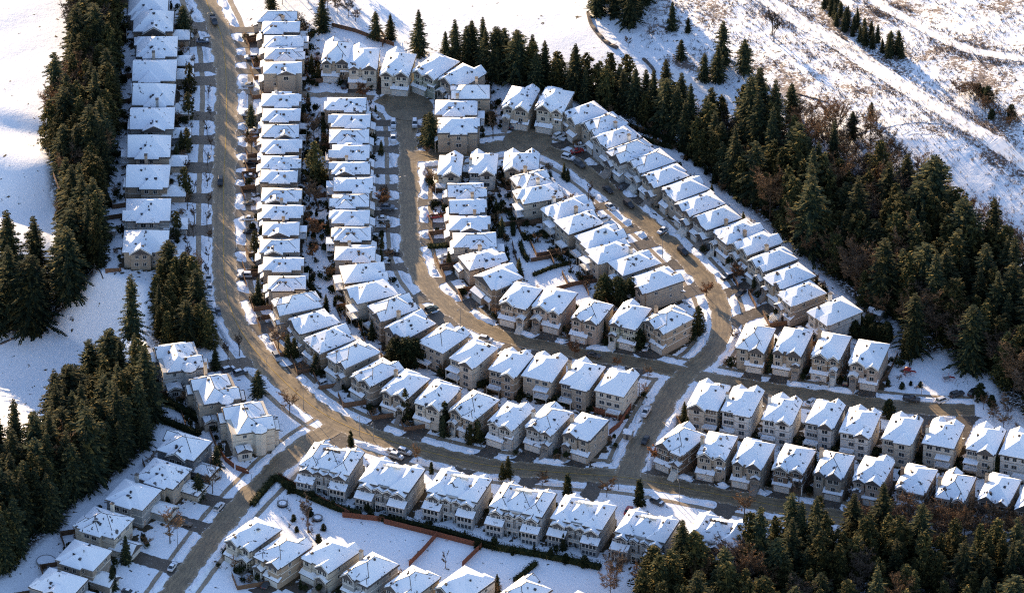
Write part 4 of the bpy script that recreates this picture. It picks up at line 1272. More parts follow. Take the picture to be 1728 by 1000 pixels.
for k, (sp, n, hr, cs, bs, words_) in FSPEC.items():
    rnd = random.Random("forest"+k)
    pts = scatter(FOREST[k], sp, n, rnd)
    Z = hz(np.array([p[0] for p in pts]), np.array([p[1] for p in pts]))
    for (x, y), z in zip(pts, Z):
        if road_gap(x, y) < 2.5 or house_gap(x, y) < 1.5: continue
        h = rnd.uniform(*hr); u = rnd.random()
        b2 = bs
        if k == 'wood' : b2 = bs*(2.4 if float(sd_poly(np.array(x), np.array(y), FOREST[k])) > -9 else 0.45)
        if u < b2:
            tree(rnd.choice(ALDERS), (x, y, z), h*0.72/14, f"bare brown alder among the conifers in the {words_}", "tree", f"bare alders in the {words_}")
        elif u < b2+cs:
            tree(rnd.choice(CEDARS), (x, y, z), h*0.8/14, f"bushy olive green cedar in the {words_}", "tree", f"cedars in the {words_}", h*0.8/14*rnd.uniform(0.9, 1.3))
        else:
            tree(rnd.choice(FIRS), (x, y, z), h/20, f"tall dark fir in the {words_}", "tree", f"firs in the {words_}", h/20*rnd.uniform(0.9, 1.3))

# single trees the photograph shows: (pixel of the foot, height, kind, label)
F_, C_, S_, O_, B_, A_, X_, N_ = FIRS, CEDARS, SLIM, ROUND, BARES, ALDERS, RUSTS, SLENDER
SINGLE = [
 (225,592,29,[LONEFIR],"tall lone fir on the snowy clearing's edge with open branches"),
 (60,562,27,[TALLSTEM],"tall fir with long bare trunk beside the dark log"),
 (38,552,25,[TALLSTEM],"second long-trunked fir standing by the clump on the slope"),
 (172,485,9,F_,"small dark fir below the end house of the forest strip"),
 (634,66,11,F_,"slim cone shaped fir above the middle cul-de-sac yards"),
 (659,66,10,F_,"narrow fir next to the slim one above cul-de-sac yards"),
 (707,93,18,F_,"broad dark fir standing behind the cul-de-sac houses"),
 (768,106,17,F_,"tall fir with thin top beside the broad dark fir"),
 (752,104,12,F_,"shorter fir tucked between two tall ones behind the cul-de-sac"),
 (788,108,15,F_,"fir at the start of the tree screen"),
 (1219,112,18,F_,"tall double fir on the scrubby slope"),
 (1211,136,14,F_,"mid sized fir below the tall double fir"),
 (1188,137,11,F_,"small fir on slope above the screen"),
 (1256,122,13,F_,"wide dark fir alone on the scrub slope"),
 (1149,101,8,F_,"small dark fir alone on the open slope"),
 (1134,50,11,F_,"conical fir near the dark upper grove"),
 (1161,55,6,F_,"smallest fir on the upper slope"),
 (1267,230,24,F_,"tall ragged fir rising over the wood's upper edge"),
 (1335,205,15,F_,"dark fir at the wood's top beside the snowy track"),
 (1313,180,6,F_,"little fir next to the dark fir at the wood's top"),
 (1438,235,11,F_,"young fir where the side track meets the wood"),
 (1470,202,7,F_,"tiny fir in the snow beside the side track"),
 (544,52,14,F_,"dark fir behind the short top column"),
 (458,14,10,F_,"fir at the frame top behind the short column"),
 (532,306,15,C_,"large spreading cedar between the two middle columns"),
 (727,246,13,F_,"conical fir beside the island pair of houses"),
 (718,238,10,C_,"bushy cedar next to the fir on the island"),
 (486,600,8,C_,"pointed cedar in a front garden by the road bend"),
 (497,602,7,C_,"darker rounded cedar beside the pointed one at the bend"),
 (470,588,9,B_,"olive bare tree in a front garden at the bend"),
 (533,630,8,F_,"narrow fir in front of the bend row"),
 (668,612,9,O_,"round dark evergreen between two bend row houses"),
 (686,616,10,O_,"larger round evergreen behind the bend row"),
 (702,613,9,O_,"third round evergreen in the group behind the bend row"),
 (684,706,11,C_,"dense cedar hiding a bend row driveway"),
 (750,724,10,S_,"slim dark cypress between two bend row driveways"),
 (806,744,8,C_,"squat cedar at a bend row driveway"),
 (793,747,7,C_,"leaning cedar beside the squat one"),
 (1019,569,7.5,F_,"small fir between loop street front doors"),
 (1076,587,7,O_,"round dark tree beside a parked white car"),
 (1160,570,8,O_,"dark evergreen at the corner of the loop street"),
 (1178,562,10,C_,"tall evergreen at the corner of the loop street"),
 (335,838,9,F_,"dark fir in a shaded front garden with garage behind"),
 (213,948,10,F_,"narrow fir by the shaded lower street houses"),
 (190,994,9,F_,"dark fir at the bottom of the lower street"),
 (366,792,9,F_,"fir beside the red garden fence"),
 (958,838,8,S_,"slim cypress between two large twin houses"),
 (1079,852,9,S_,"tall thin cypress beside a red car"),
 (857,806,8,C_,"yellow green conifer by the kerb of the main road"),
 (848,808,6,C_,"shorter yellow green conifer by the kerb"),
 (592,752,5.5,S_,"small cypress at the lower street corner"),
 (728,798,4,S_,"stubby cypress by the twin houses' driveways"),
 (436,668,10,F_,"fir between the big houses and main road"),
 (364,622,8,F_,"fir in front of the uppermost big house"),
 (1020,505,9,O_,"round evergreen beside the tall inner corner house"),
 (1043,512,9.5,O_,"second round evergreen beside the inner corner house"),
 (1066,506,8,O_,"third round evergreen behind the inner corner house"),
 (424,214,9,F_,"fir on the main road verge by the straight column"),
 (425,258,8,B_,"brown bare tree before the straight column"),
 (430,420,7,C_,"cedar before the lower end of the straight column"),
 (436,512,10,F_,"fir on the corner garden at the bend's start"),
 (1530,604,11,C_,"brownish cedar at the edge of the playground"),
 (1497,812,8,C_,"cedar between front row garages"),
 (1360,800,6,O_,"dark round shrub tree before a front row porch"),
 (1292,795,6,O_,"dark round tree between two front row driveways"),
 (1672,800,7,O_,"olive round tree behind the front row"),
 (1500,702,6,O_,"dark tree between the long row and its street"),
 (952,300,6,F_,"small fir beside the inner street"),
 (958,305,5,F_,"low fir next to the inner street verge"),
 (1016,228,4,C_,"clipped cedar at a cul-de-sac driveway"),
 (320,155,11,C_,"dark cedar in front of the forest strip column"),
 (318,200,10,C_,"second dark cedar before the forest strip column"),
 (310,60,12,F_,"fir near the frame top in front of the strip column"),
 (312,330,11,C_,"wide cedar before a forest strip house"),
 (298,396,9,C_,"cedar hiding a corner of the lowest strip house"),
 (316,255,9,C_,"cedar in the strip column's middle front garden"),
 # bare and coloured trees
 (612,168,6,X_,"orange twiggy tree at the cul-de-sac mouth"),
 (532,402,7,X_,"orange leafed tree between the middle columns"),
 (527,437,5,X_,"small rusty tree between the middle columns"),
 (530,352,11,A_,"tall brown bare tree between the middle columns"),
 (529,236,11,A_,"slim brown bare tree behind the straight column"),
 (646,352,6.5,X_,"russet round tree beside the loop street"),
 (652,392,5,B_,"small bare tree in a snowy loop street garden"),
 (655,440,5.5,B_,"dark bare tree beside a loop street driveway"),
 (832,236,10,N_,"slender brown tree between cul-de-sac houses"),
 (720,262,4,B_,"low bare tree by the island corner"),
 (1024,838,8,B_,"broad bare tree on the main road verge"),
 (916,822,7,B_,"bare tree before a twin house on the verge"),
 (704,780,7,B_,"bare tree beside snow covered cars"),
 (520,898,14,N_,"tall thin bare tree in the big snowy yard"),
 (752,958,6,N_,"small bare tree in the fenced snowy yard"),
 (1348,846,9,N_,"bare street tree before the front row"),
 (1256,872,10,B_,"wide bare tree at the end of the twin houses"),
 (489,698,10,B_,"spreading bare tree on the corner verge"),
 (512,632,6,B_,"small bare tree on the bend verge"),
 (359,832,10,B_,"bare tree in the shaded snowy garden"),
 (287,916,12,B_,"tall bare tree before a shaded house"),
 (385,610,9,N_,"leafless tree by the main road above the big houses"),
 (404,600,9,N_,"second leafless tree by the road above the big houses"),
 (1093,640,6,B_,"spreading bare tree on the junction corner"),
 (1240,578,6,B_,"bare tree at the playground row's first house"),
 (1192,500,5,X_,"small bare orange tree at the loop's outer corner"),
 (1182,392,6,N_,"bare tree in front of the diagonal row"),
 (1243,468,5,X_,"low bare tree in a diagonal row garden"),
 (993,338,8,N_,"leafless tree beside the inner street"),
 (1001,352,7,N_,"second leafless tree beside the inner street"),
 (969,600,5,X_,"orange bare shrub tree above the loop street"),
 (1042,618,3.5,X_,"yellow bush at the loop street corner"),
 (1562,760,10,B_,"pale bare tree behind the front row"),
 (1586,786,10,N_,"greyish bare tree in the front row's back yard"),
 (1040,985,13,A_,"brown bare tree at the dark wood's edge"),
 (1030,1010,12,A_,"second brown bare tree by the lowest yard"),
 (1075,990,9,B_,"low brown tree beside the dark wood"),
 (1105,780,6,X_,"rusty tree on the link street corner"),
 
 (570,25,9,A_,"brown bare tree at the snow field's corner"),
 (588,30,8,A_,"second brown bare tree at the snow field's corner"),
 (600,36,6,B_,"low brown tree at the snow field's corner"),
 (553,18,9,A_,"bare tree behind the short column by the field"),
 (1060,80,5,B_,"low bare tree at the dark bank"),
 (1100,66,5,B_,"brown bush tree on the upper slope"),
 (1303,60,12,N_,"tall bare tree beside the packed track"),
 (1306,70,11,N_,"second tall bare tree beside the packed track"),
 (110,385,13,A_,"reddish bare tree by the forest strip's field edge"),
 (128,450,15,A_,"brown bare tree under the forest strip"),
 (330,470,10,A_,"brown tree in the grove by the main road"),
]
for px, py, h, kinds, lab in SINGLE:
    if not lab: continue
    pr = TR.choice(kinds)
    nom = {'fir_tree': 20, 'cedar_tree': 14, 'cypress_tree': 8, 'evergreen_tree': 8, 'bare_tree': 9, 'alder_tree': 14, 'rusty_tree': 6, 'slender_tree': 7}[pr[0]]
    s = h/nom
    sxy = s*(1.0 if pr[0] != 'fir_tree' or h > 14 else 1.15)
    if pr[0] == 'slender_tree': sxy = s*0.9
    tree(pr, G(px, py), s, lab, "tree", None, sxy)
# small groves and thickets
def grove(name, poly, sp, n, hr, kinds, nom, label, group):
    rnd = random.Random(name)
    for x, y in scatter(gpoly(poly), sp, n, rnd):
        h = rnd.uniform(*hr)
        pr = rnd.choice(kinds); lb, gr, cat = label, group, "tree"
        if pr[0] in ('evergreen_tree', 'cypress_tree', 'fir_tree', 'cedar_tree'):
            for a, b in (("brown bare", "dark green"), ("leafless", "dark green"), ("brown", "dark green"), ("bare", "dark green")):
                lb, gr = lb.replace(a, b), gr.replace(a, b)
        if 'bush' in label: pr = (('evergreen_bush' if pr[0] in ('evergreen_tree', 'cypress_tree') else 'leafless_bush'), pr[1], pr[2]); cat = "bush"
        if 'bush' in label and lb == label and 'leafless' not in lb and 'brown' not in lb:
            q = 'evergreen' if pr[0] == 'evergreen_bush' else 'leafless'
            lb = lb.replace('bush', q+' bush'); gr = gr.replace('bushes', q+' bushes')
        tree(pr, (x, y, H(x, y)), h/nom, lb, cat, gr)
grove('upper', [(995,-30),(1105,-30),(1098,40),(1060,58),(1010,50)], 4.5, 14, (14, 20), FIRS, 20, "dark fir in the grove at the frame top above the curved bank", "firs of the upper grove")
grove('track', [(1385,20),(1412,22),(1440,62),(1480,92),(1525,122),(1515,132),(1470,106),(1425,78),(1395,48)], 2.6, 26, (5, 9.5), FIRS, 20, "small fir in the line beside the packed snow track", "small firs along the packed track")
grove('trackbrown', [(1605,185),(1640,178),(1720,245),(1705,258)], 2.0, 34, (3.5, 6), BARES[:2]+ROUND[:1]+BARES[2:], 8.5, "low brown bush in the strip beside the packed track", "brown bushes along the packed track")
grove('topleft', [(440,-40),(620,-40),(600,20),(540,40),(520,10),(440,8)], 4.5, 16, (7, 12), ALDERS, 16, "bare tree behind the short top column at the frame top", "bare trees at the frame top")
grove('edge', [(1330,215),(1420,245),(1500,285),(1580,345),(1660,385),(1740,440),(1700,465),(1600,415),(1500,345),(1400,295)], 3.6, 72, (8, 13), ALDERS, 14, "brown bare alder along the upper edge of the wood", "bare alders along the wood's upper edge")
grove('frontbrown', [(1110,960),(1200,935),(1260,925),(1330,935),(1240,960),(1120,1000)], 4, 10, (5, 9), BARES, 9, "brown bare tree along the dark wood's upper edge", "bare trees along the dark wood's edge")
grove('frontyard', [(1430,895),(1500,882),(1560,872),(1660,884),(1740,900),(1740,930),(1640,920),(1540,915),(1450,920)], 2.8, 42, (7, 12), ALDERS, 14, "brown bare tree between the front row and the dark wood", "bare trees before the front row")
grove('cedarbank', [(1412,556),(1440,552),(1500,560),(1508,578),(1495,580),(1420,566)], 2.2, 22, (3.5, 6), ROUND, 8, "dark evergreen in the bank behind the playground row", "evergreens behind the playground row")
grove('stripfront', [(312,30),(330,30),(330,460),(312,460)], 6.5, 26, (4, 8), SLENDER, 7, "slender bare street tree before the forest strip column", "bare street trees before the forest strip column")
grove('stripverge', [(350,150),(358,150),(356,480),(348,480)], 9, 16, (5, 8), SLENDER, 7, "slender bare street tree on the main road verge", "bare street trees on the main road verge")
grove('hedgetrees', [(470,815),(560,850),(640,872),(700,884),(830,920),(1000,950),(1000,958),(830,930),(690,895),(600,875),(490,832)], 5, 26, (2.2, 4.2), ROUND+SLIM[:1], 8, "rounded evergreen in the hedge behind the large row", "evergreens in the long hedge")
grove('diagyards', [(1085,213),(1150,243),(1220,298),(1290,350),(1380,420),(1455,482),(1440,492),(1368,434),(1278,364),(1208,314),(1138,260),(1078,226)], 2.3, 44, (1.6, 3.6), ROUND, 8, "dark rounded evergreen in a back yard behind the diagonal row", "evergreens behind the diagonal row")
grove('diagbrush', [(1090,216),(1150,244),(1220,300),(1290,352),(1380,422),(1455,484),(1436,494),(1364,436),(1274,366),(1204,316),(1134,262),(1076,228)], 2.8, 34, (2.0, 4.5), BARES, 9, "leafless bush in a back yard behind the diagonal row", "leafless bushes behind the diagonal row")
grove('yardplants', [(488,858),(520,866),(560,905),(540,915),(500,900),(480,880)], 2.6, 12, (1.4, 3.2), ROUND+BARES[:2], 8, "low bush in the big yard near the thin bare tree", "bushes of the big snowy yard")
grove('playbushes', [(1488,630),(1520,645),(1560,652),(1555,662),(1500,655)], 2.4, 10, (1.5, 3.0), ROUND+BARES[:1], 8, "dark bush on the snowy playground", "bushes of the playground")
grove('endbushes', [(1650,672),(1700,690),(1720,730),(1690,725),(1662,700)], 3.0, 12, (3, 6), BARES+ROUND[:1], 8, "bush at the closed end of the playground street", "bushes at the street's closed end")
grove('ravine', [(-30,780),(30,790),(60,880),(30,930),(-40,960)], 4.5, 16, (20, 28), FIRS, 20, "tall dark fir at the shaded hollow's outer edge", "firs at the hollow's outer edge")

# ------------------------------------------------------------------ hedges, fences, garden shrubs
def hedge(pxs, h, wd, label, rnd, mat=M_SHRUB):
    pts = resample([P2(*p) for p in pxs], 0.5); N = normals(pts)
    c = pts[len(pts)//2]; mb = MB()
    for p, nn in zip(pts, N):
        lump = 0.85+0.6*mnoise.noise((p[0]*0.45, p[1]*0.45, 3.0))
        for k in range(int(26*h)):
            t = rnd.uniform(-1, 1)*(0.8+0.5*lump-0.3); z = rnd.uniform(0.05, h)*rnd.uniform(0.85, 1.12)*lump
            edge = rnd.random() < 0.65
            if edge: t = math.copysign(rnd.uniform(0.75, 1.1), t) if rnd.random() < 0.6 else t
            b = Vector((p[0]-c[0]+nn[0]*t*wd/2+rnd.uniform(-.3, .3), p[1]-c[1]+nn[1]*t*wd/2+rnd.uniform(-.3, .3), z))
            v = Vector((rnd.gauss(0,1), rnd.gauss(0,1), rnd.gauss(0,1))).normalized()*rnd.uniform(0.2, 0.4)
            u = v.cross(Vector((rnd.gauss(0,1), rnd.gauss(0,1), rnd.gauss(0,1)))).normalized()*0.16
            mb.poly([b-u, b+u, b+v])
    for i in range(len(pts)-1):
        (x0, y0), (x1, y1) = pts[i], pts[i+1]; n0, n1 = N[i], N[i+1]; q = wd*0.36
        A = [(x0-c[0]+n0[0]*q, y0-c[1]+n0[1]*q), (x1-c[0]+n1[0]*q, y1-c[1]+n1[1]*q), (x1-c[0]-n1[0]*q, y1-c[1]-n1[1]*q), (x0-c[0]-n0[0]*q, y0-c[1]-n0[1]*q)]
        zt = h*0.6
        mb.poly([(*A[0], zt), (*A[3], zt), (*A[2], zt), (*A[1], zt)]); mb.poly([(*A[0], 0), (*A[0], zt), (*A[1], zt), (*A[1], 0)]); mb.poly([(*A[3], 0), (*A[2], 0), (*A[2], zt), (*A[3], zt)])
    tag(mb.build("hedge", mat, None, False, (c[0], c[1], 0)), label, "hedge")
HG = random.Random(9)
HEDGES = [
 ([(462,808),(500,830),(560,856),(610,872)], 2.6, 2.2, "tall dark hedge behind the first twin house"),
 ([(640,876),(700,888),(760,902),(830,924)], 2.4, 2.2, "long dark hedge above the red fence"),
 ([(838,926),(900,936),(960,948),(1015,960)], 2.4, 2.0, "dark hedge below the middle twin houses"),
 ([(462,810),(440,835),(425,855)], 2.2, 1.8, "hedge beside the lower street corner yard"),
 ([(905,952),(880,972),(868,982)], 2.0, 1.4, "row of little cypresses closing the lowest yard"),
 ([(260,668),(300,690),(340,712)], 3.0, 2.4, "thick hedge behind the big houses"),
 ([(272,710),(310,725),(338,735)], 2.6, 2.0, "hedge between the big houses and the shaded row"),
 ([(720,612),(760,630),(800,645),(850,660)], 2.2, 2.4, "dark hedge between bend row and inner bend row"),
 ([(870,664),(920,676),(960,684)], 2.0, 1.6, "lower hedge behind the bend row's last houses"),
 ([(884,405),(905,398),(930,392)], 1.8, 0.9, "hedge between two square snowy yards"),
 ([(878,412),(884,432),(892,442)], 2.0, 1.2, "hedge along the inner yards' middle line"),
 ([(900,466),(925,455),(965,444)], 1.6, 1.0, "hedge below the lowest but one square yard"),
 ([(865,370),(866,400)], 2.0, 1.2, "dark hedge behind the inner block column"),
 ([(722,418),(755,416)], 1.8, 2.0, "clipped hedge block beside a snowy loop street garden"),
 ([(1140,790),(1135,800)], 1.5, 1.5, "low hedge at the corner driveway"),
 ([(400,968),(418,955),(436,940)], 2.4, 2.0, "dark hedge beside the lowest corner house"),

 ([(1102,226),(1140,246),(1175,272)], 1.8, 1.6, "dark hedge behind the upper third of the diagonal row"),
 ([(1200,288),(1235,316),(1262,338)], 1.8, 1.8, "dark hedge behind the diagonal row's middle"),
 ([(1290,362),(1325,388),(1352,408)], 1.6, 1.4, "dark hedge behind the diagonal row's lower houses"),
 ([(1385,440),(1420,468),(1450,486)], 1.6, 1.6, "dark hedge behind the diagonal row's lowest yards"),
 ([(1056,212),(1080,222),(1105,230)], 2.2, 1.4, "hedge behind the upper diagonal houses"),
 ([(1075,234),(1110,244),(1135,252)], 2.0, 1.2, "hedge between upper diagonal back yards"),
 ([(1430,545),(1490,556)], 3.0, 3.0, "broad dark hedge behind the playground row"),
 ([(1010,690),(1060,705)], 1.0, 1.0, "low hedge by the red brown corner fence"),
 ([(1335,742),(1420,752),(1500,764)], 1.8, 1.4, "yard hedge between long row and front row"),
 ([(1540,770),(1620,778),(1700,792)], 1.8, 1.6, "far yard hedge between long row and front row"),
 ([(512,180),(514,240)], 1.8, 1.2, "hedge behind the straight column's top houses"),
 ([(516,455),(520,480),(540,505)], 2.0, 1.6, "hedge behind the straight column's lowest houses"),
 ([(545,190),(547,260)], 1.6, 1.2, "hedge behind the twin column's top houses"),
]
for a in HEDGES: hedge(*a, HG)
def fence(pts, h, label, group, mat=M_FENCE):
    c = pts[0]; mb = MB()
    for (x0, y0), (x1, y1) in zip(pts[:-1], pts[1:]):
        L = math.hypot(x1-x0, y1-y0)
        if L < 0.1: continue
        ux, uy = (x1-x0)/L, (y1-y0)/L; nx_, ny_ = -uy*0.05, ux*0.05
        n = max(1, int(L/2.4))
        for i in range(n):
            a, b = L*i/n+0.02, L*(i+1)/n-0.02
            hh = h+HG.uniform(-0.05, 0.05)
            A = [(x0-c[0]+ux*a+nx_, y0-c[1]+uy*a+ny_), (x0-c[0]+ux*b+nx_, y0-c[1]+uy*b+ny_), (x0-c[0]+ux*b-nx_, y0-c[1]+uy*b-ny_), (x0-c[0]+ux*a-nx_, y0-c[1]+uy*a-ny_)]
            k = len(mb.v)
            mb.v += [(*q, -0.2) for q in A]+[(*q, hh) for q in A]
            for f in ((0,1,5,4),(1,2,6,5),(2,3,7,6),(3,0,4,7),(4,5,6,7)): mb.f.append(tuple(k+j for j in f)); mb.m.append(0)
            mb.box(x0-c[0]+ux*a-0.08, x0-c[0]+ux*a+0.08, y0-c[1]+uy*a-0.08, y0-c[1]+uy*a+0.08, -0.2, hh+0.12)
    if not mb.f: return
    tag(mb.build("wooden_fence", mat, None, False, (c[0], c[1], 0)), label, "fence", group)
FR = [([(578,872),(650,880)],"red brown fence behind the big snowy yard's trampoline"),([(648,883),(737,905)],"bright red cedar fence along the hedge, nearest the big yard"),
      ([(737,905),(812,924)],"red cedar fence along the hedge above the second yard"),([(737,905),(715,930),(690,955)],"red cedar fence dividing the two largest snowy yards"),
      ([(812,924),(780,955)],"red cedar fence between the second and third snowy yards"),([(470,806),(520,835),(590,870)],"brown fence under the tall dark hedge"),
      ([(1065,688),(1045,720),(1028,733)],"red fence closing the corner yard by the link street"),([(1000,694),(1050,708)],"red fence along the corner yard's hedge"),
      ([(395,790),(380,778),(372,765)],"red garden fence beside the lower street"),([(398,792),(420,800)],"short red fence panel beside the lower street drive")]
for px, lab in FR: fence([P2(*p) for p in px], 1.9, lab, None, M_FENCERED)
FB = [([(876,382),(905,376),(925,372)],"fence above the uppermost square yard"),([(896,442),(925,437),(955,428)],"brown fence across the middle square yards"),
      ([(884,470),(870,436),(864,410)],"brown fence along the inner yards' back line"),([(905,500),(940,490),(985,478)],"fence below the lowest square yard"),
      ([(178,460),(205,458)],"pale slatted fence below the lowest forest strip yard"),([(90,296),(105,335),(125,380),(140,420)],"dark fence line at the forest strip's field edge"),
      ([(1480,655),(1500,632),(1515,600)],"dark fence between playground and last house"),([(560,45),(600,55),(640,70),(665,78)],"brown fence behind the first cul-de-sac yards"),
      ([(640,52),(650,66),(645,80)],"side fence between cul-de-sac back yards")]
for px, lab in FB: fence([P2(*p) for p in px], 1.5, lab, None)
GR = random.Random(33)
for hi, h in enumerate(HOUSES):
    q = h['front_q']; W, D, yb = h['W'], h['D'], h['opts']['yard']
    if h['style'] != 'duplex' and GR.random() < 0.85:
        s = GR.choice((-1, 1)); e = W/2+0.75
        pts = [q(s*e, D/2-1.5), q(s*e, D/2+yb), q(s*e-s*W*GR.uniform(0.6, 1.1), D/2+yb)]
        if all(road_gap(*p) > 1.0 and house_gap(*p, hi) > 0.1 for p in pts[1:]):
            fence(pts, GR.uniform(1.5, 1.9), "dark board fence round a snowy back yard", "board fences round the back yards")
    n = 0
    for _ in range(18):
        if GR.random() < 0.5: x, y = GR.uniform(-W/2-0.6, W/2+0.6), -D/2-GR.uniform(1.5, 5.5)
        else: x, y = GR.uniform(-W/2, W/2), D/2+GR.uniform(1.2, max(2, yb))
        p = q(x, y)
        if road_gap(*p) < 3 or drive_gap(*p) < 0.5 or house_gap(*p, hi) < 0.4: continue
        s = GR.uniform(0.7, 1.7); n += 1
        if GR.random() < 0.72:
            kk = GR.randrange(3); o = obj(("garden_shrub", "wide_shrub", "upright_shrub")[kk], SHRUBS[kk], None, (*p, 0), GR.uniform(0, 6)); o.scale = (s, s, s*GR.uniform(0.8, 1.5))  # one generic evergreen shrub in three shapes, no particular species
            tag(o, ("dark evergreen shrub in a snowy house garden", "wide dark evergreen shrub in a snowy house garden", "upright dark evergreen shrub in a snowy house garden")[kk], "shrub", ("evergreen shrubs in the gardens", "wide evergreen shrubs in the gardens", "upright evergreen shrubs in the gardens")[kk])
        elif GR.random() < 0.6:
            o = obj("bare_shrub", GR.choice(SHRUBB), None, (*p, 0), GR.uniform(0, 6)); o.scale = (s, s, s)
            tag(o, "brown leafless shrub in a snowy house garden", "shrub", "leafless shrubs in the gardens")
        else:
            tree(GR.choice(SLIM+CEDARS[2:3]+FIRS[:1]), (*p, 0), GR.uniform(0.25, 0.45), "small pointed conifer in a snowy house garden", "tree", "small conifers in the gardens")
        if n == 4 and GR.random() < 0.55: tree(GR.choice(BARES+SLENDER), (*p, 0), GR.uniform(0.45, 0.75), "small leafless tree in a snowy house garden", "tree", "leafless trees in the gardens")
        if n >= 6: break

# ------------------------------------------------------------------ tracks and brush on the slopes
for (px, wd), pts in zip(TRACKS, TRACK_L):
    ribbon("path", pts, wd/2, -wd/2, 0.12, M_PATH, 0.35, 'structure', True)
grove('woodedge', [(1340,395),(1400,440),(1450,490),(1520,540),(1500,550),(1440,510),(1380,455),(1330,410)], 5, 16, (7, 12), ALDERS, 14, "brown bare alder between the diagonal row and the wood", "bare alders behind the diagonal row")
def brush(poly, n, rnd, name, label_z=0.0, hr=(0.5, 1.3)):
    xs = [q[0] for q in poly]; ys = [q[1] for q in poly]
    pr = np.random.RandomState(5)
    X = pr.uniform(min(xs), max(xs), n*3); Y = pr.uniform(min(ys), max(ys), n*3)
    k = in_poly(X, Y, poly)
    f = np.sin(X*0.11+1.7*np.sin(Y*0.07))*np.cos(Y*0.13+np.sin(X*0.05)*2)+0.5*np.sin(X*0.37+Y*0.29)
    k &= pr.uniform(-1.2, 1.0, n*3) < f
    X, Y = X[k][:n], Y[k][:n]; Z = hz(X, Y)
    mb = MB()
    for x, y, z in zip(X, Y, Z):
        s = rnd.uniform(*hr)
        for j in range(7):
            a = rnd.uniform(0, 6.28); l = s*rnd.uniform(0.5, 1.0); w_ = 0.09
            bx, by = x+rnd.gauss(0, s*0.35), y+rnd.gauss(0, s*0.35)
            mb.poly([(bx-w_*math.sin(a), by+w_*math.cos(a), z-0.1), (bx+w_*math.sin(a), by-w_*math.cos(a), z-0.1), (bx+math.cos(a)*l*0.6, by+math.sin(a)*l*0.6, z+l)])
    o = mb.build(name, M_BRUSH); tag(o, None, None, None, 'stuff')
def trackside():
    rnd = random.Random(8); mb = MB()
    for (px, wd), pts in zip(TRACKS[:2], TRACK_L[:2]):
        for p, nn in zip(pts, normals(pts)):
            for s in (-1, 1):
                for _ in range(int((6 if s < 0 else 3)*max(0.0, 0.9+1.6*mnoise.noise((p[0]*0.07, p[1]*0.07, 4.0))))):
                    o = s*(wd/2+rnd.uniform(-0.3, 3.4)); x, y = p[0]+nn[0]*o+rnd.uniform(-.8, .8), p[1]+nn[1]*o+rnd.uniform(-.8, .8)
                    z = H(x, y); q = rnd.uniform(0.4, 1.1)
                    for j in range(6):
                        a = rnd.uniform(0, 6.28); bx, by = x+rnd.gauss(0, .3), y+rnd.gauss(0, .3)
                        mb.poly([(bx-.09*math.sin(a), by+.09*math.cos(a), z-.1), (bx+.09*math.sin(a), by-.09*math.cos(a), z-.1), (bx+math.cos(a)*q*.5, by+math.sin(a)*q*.5, z+q)])
    tag(mb.build("trackside_weeds", M_BRUSH), None, None, None, 'stuff')
trackside()
brush(SCRUB, 4200, random.Random(3), "dry_brush")
# ------------------------------------------------------------------ cars
CARCOL = {'white': (0.62,0.62,0.62), 'black': (0.02,0.02,0.022), 'dark grey': (0.06,0.062,0.065), 'silver': (0.38,0.39,0.40), 'red': (0.32,0.025,0.02), 'grey blue': (0.10,0.13,0.18), 'dark green': (0.03,0.05,0.04), 'bronze': (0.14,0.10,0.07)}
CARMAT = {k: plain(k.replace(' ', '_')+"_car_paint", c, 0.3, 0.5, noise=0.03) for k, c in CARCOL.items()}
def loft(mb, secs, mi=0):
    k = len(mb.v); n = len(secs[0])
    for s in secs: mb.v += s
    for i in range(len(secs)-1):
        for j in range(n):
            j2 = (j+1) % n
            mb.f.append((k+i*n+j, k+i*n+j2, k+(i+1)*n+j2, k+(i+1)*n+j)); mb.m.append(mi)
    mb.f.append(tuple(k+j for j in reversed(range(n)))); mb.m.append(mi)
    mb.f.append(tuple(k+(len(secs)-1)*n+j for j in range(n))); mb.m.append(mi)
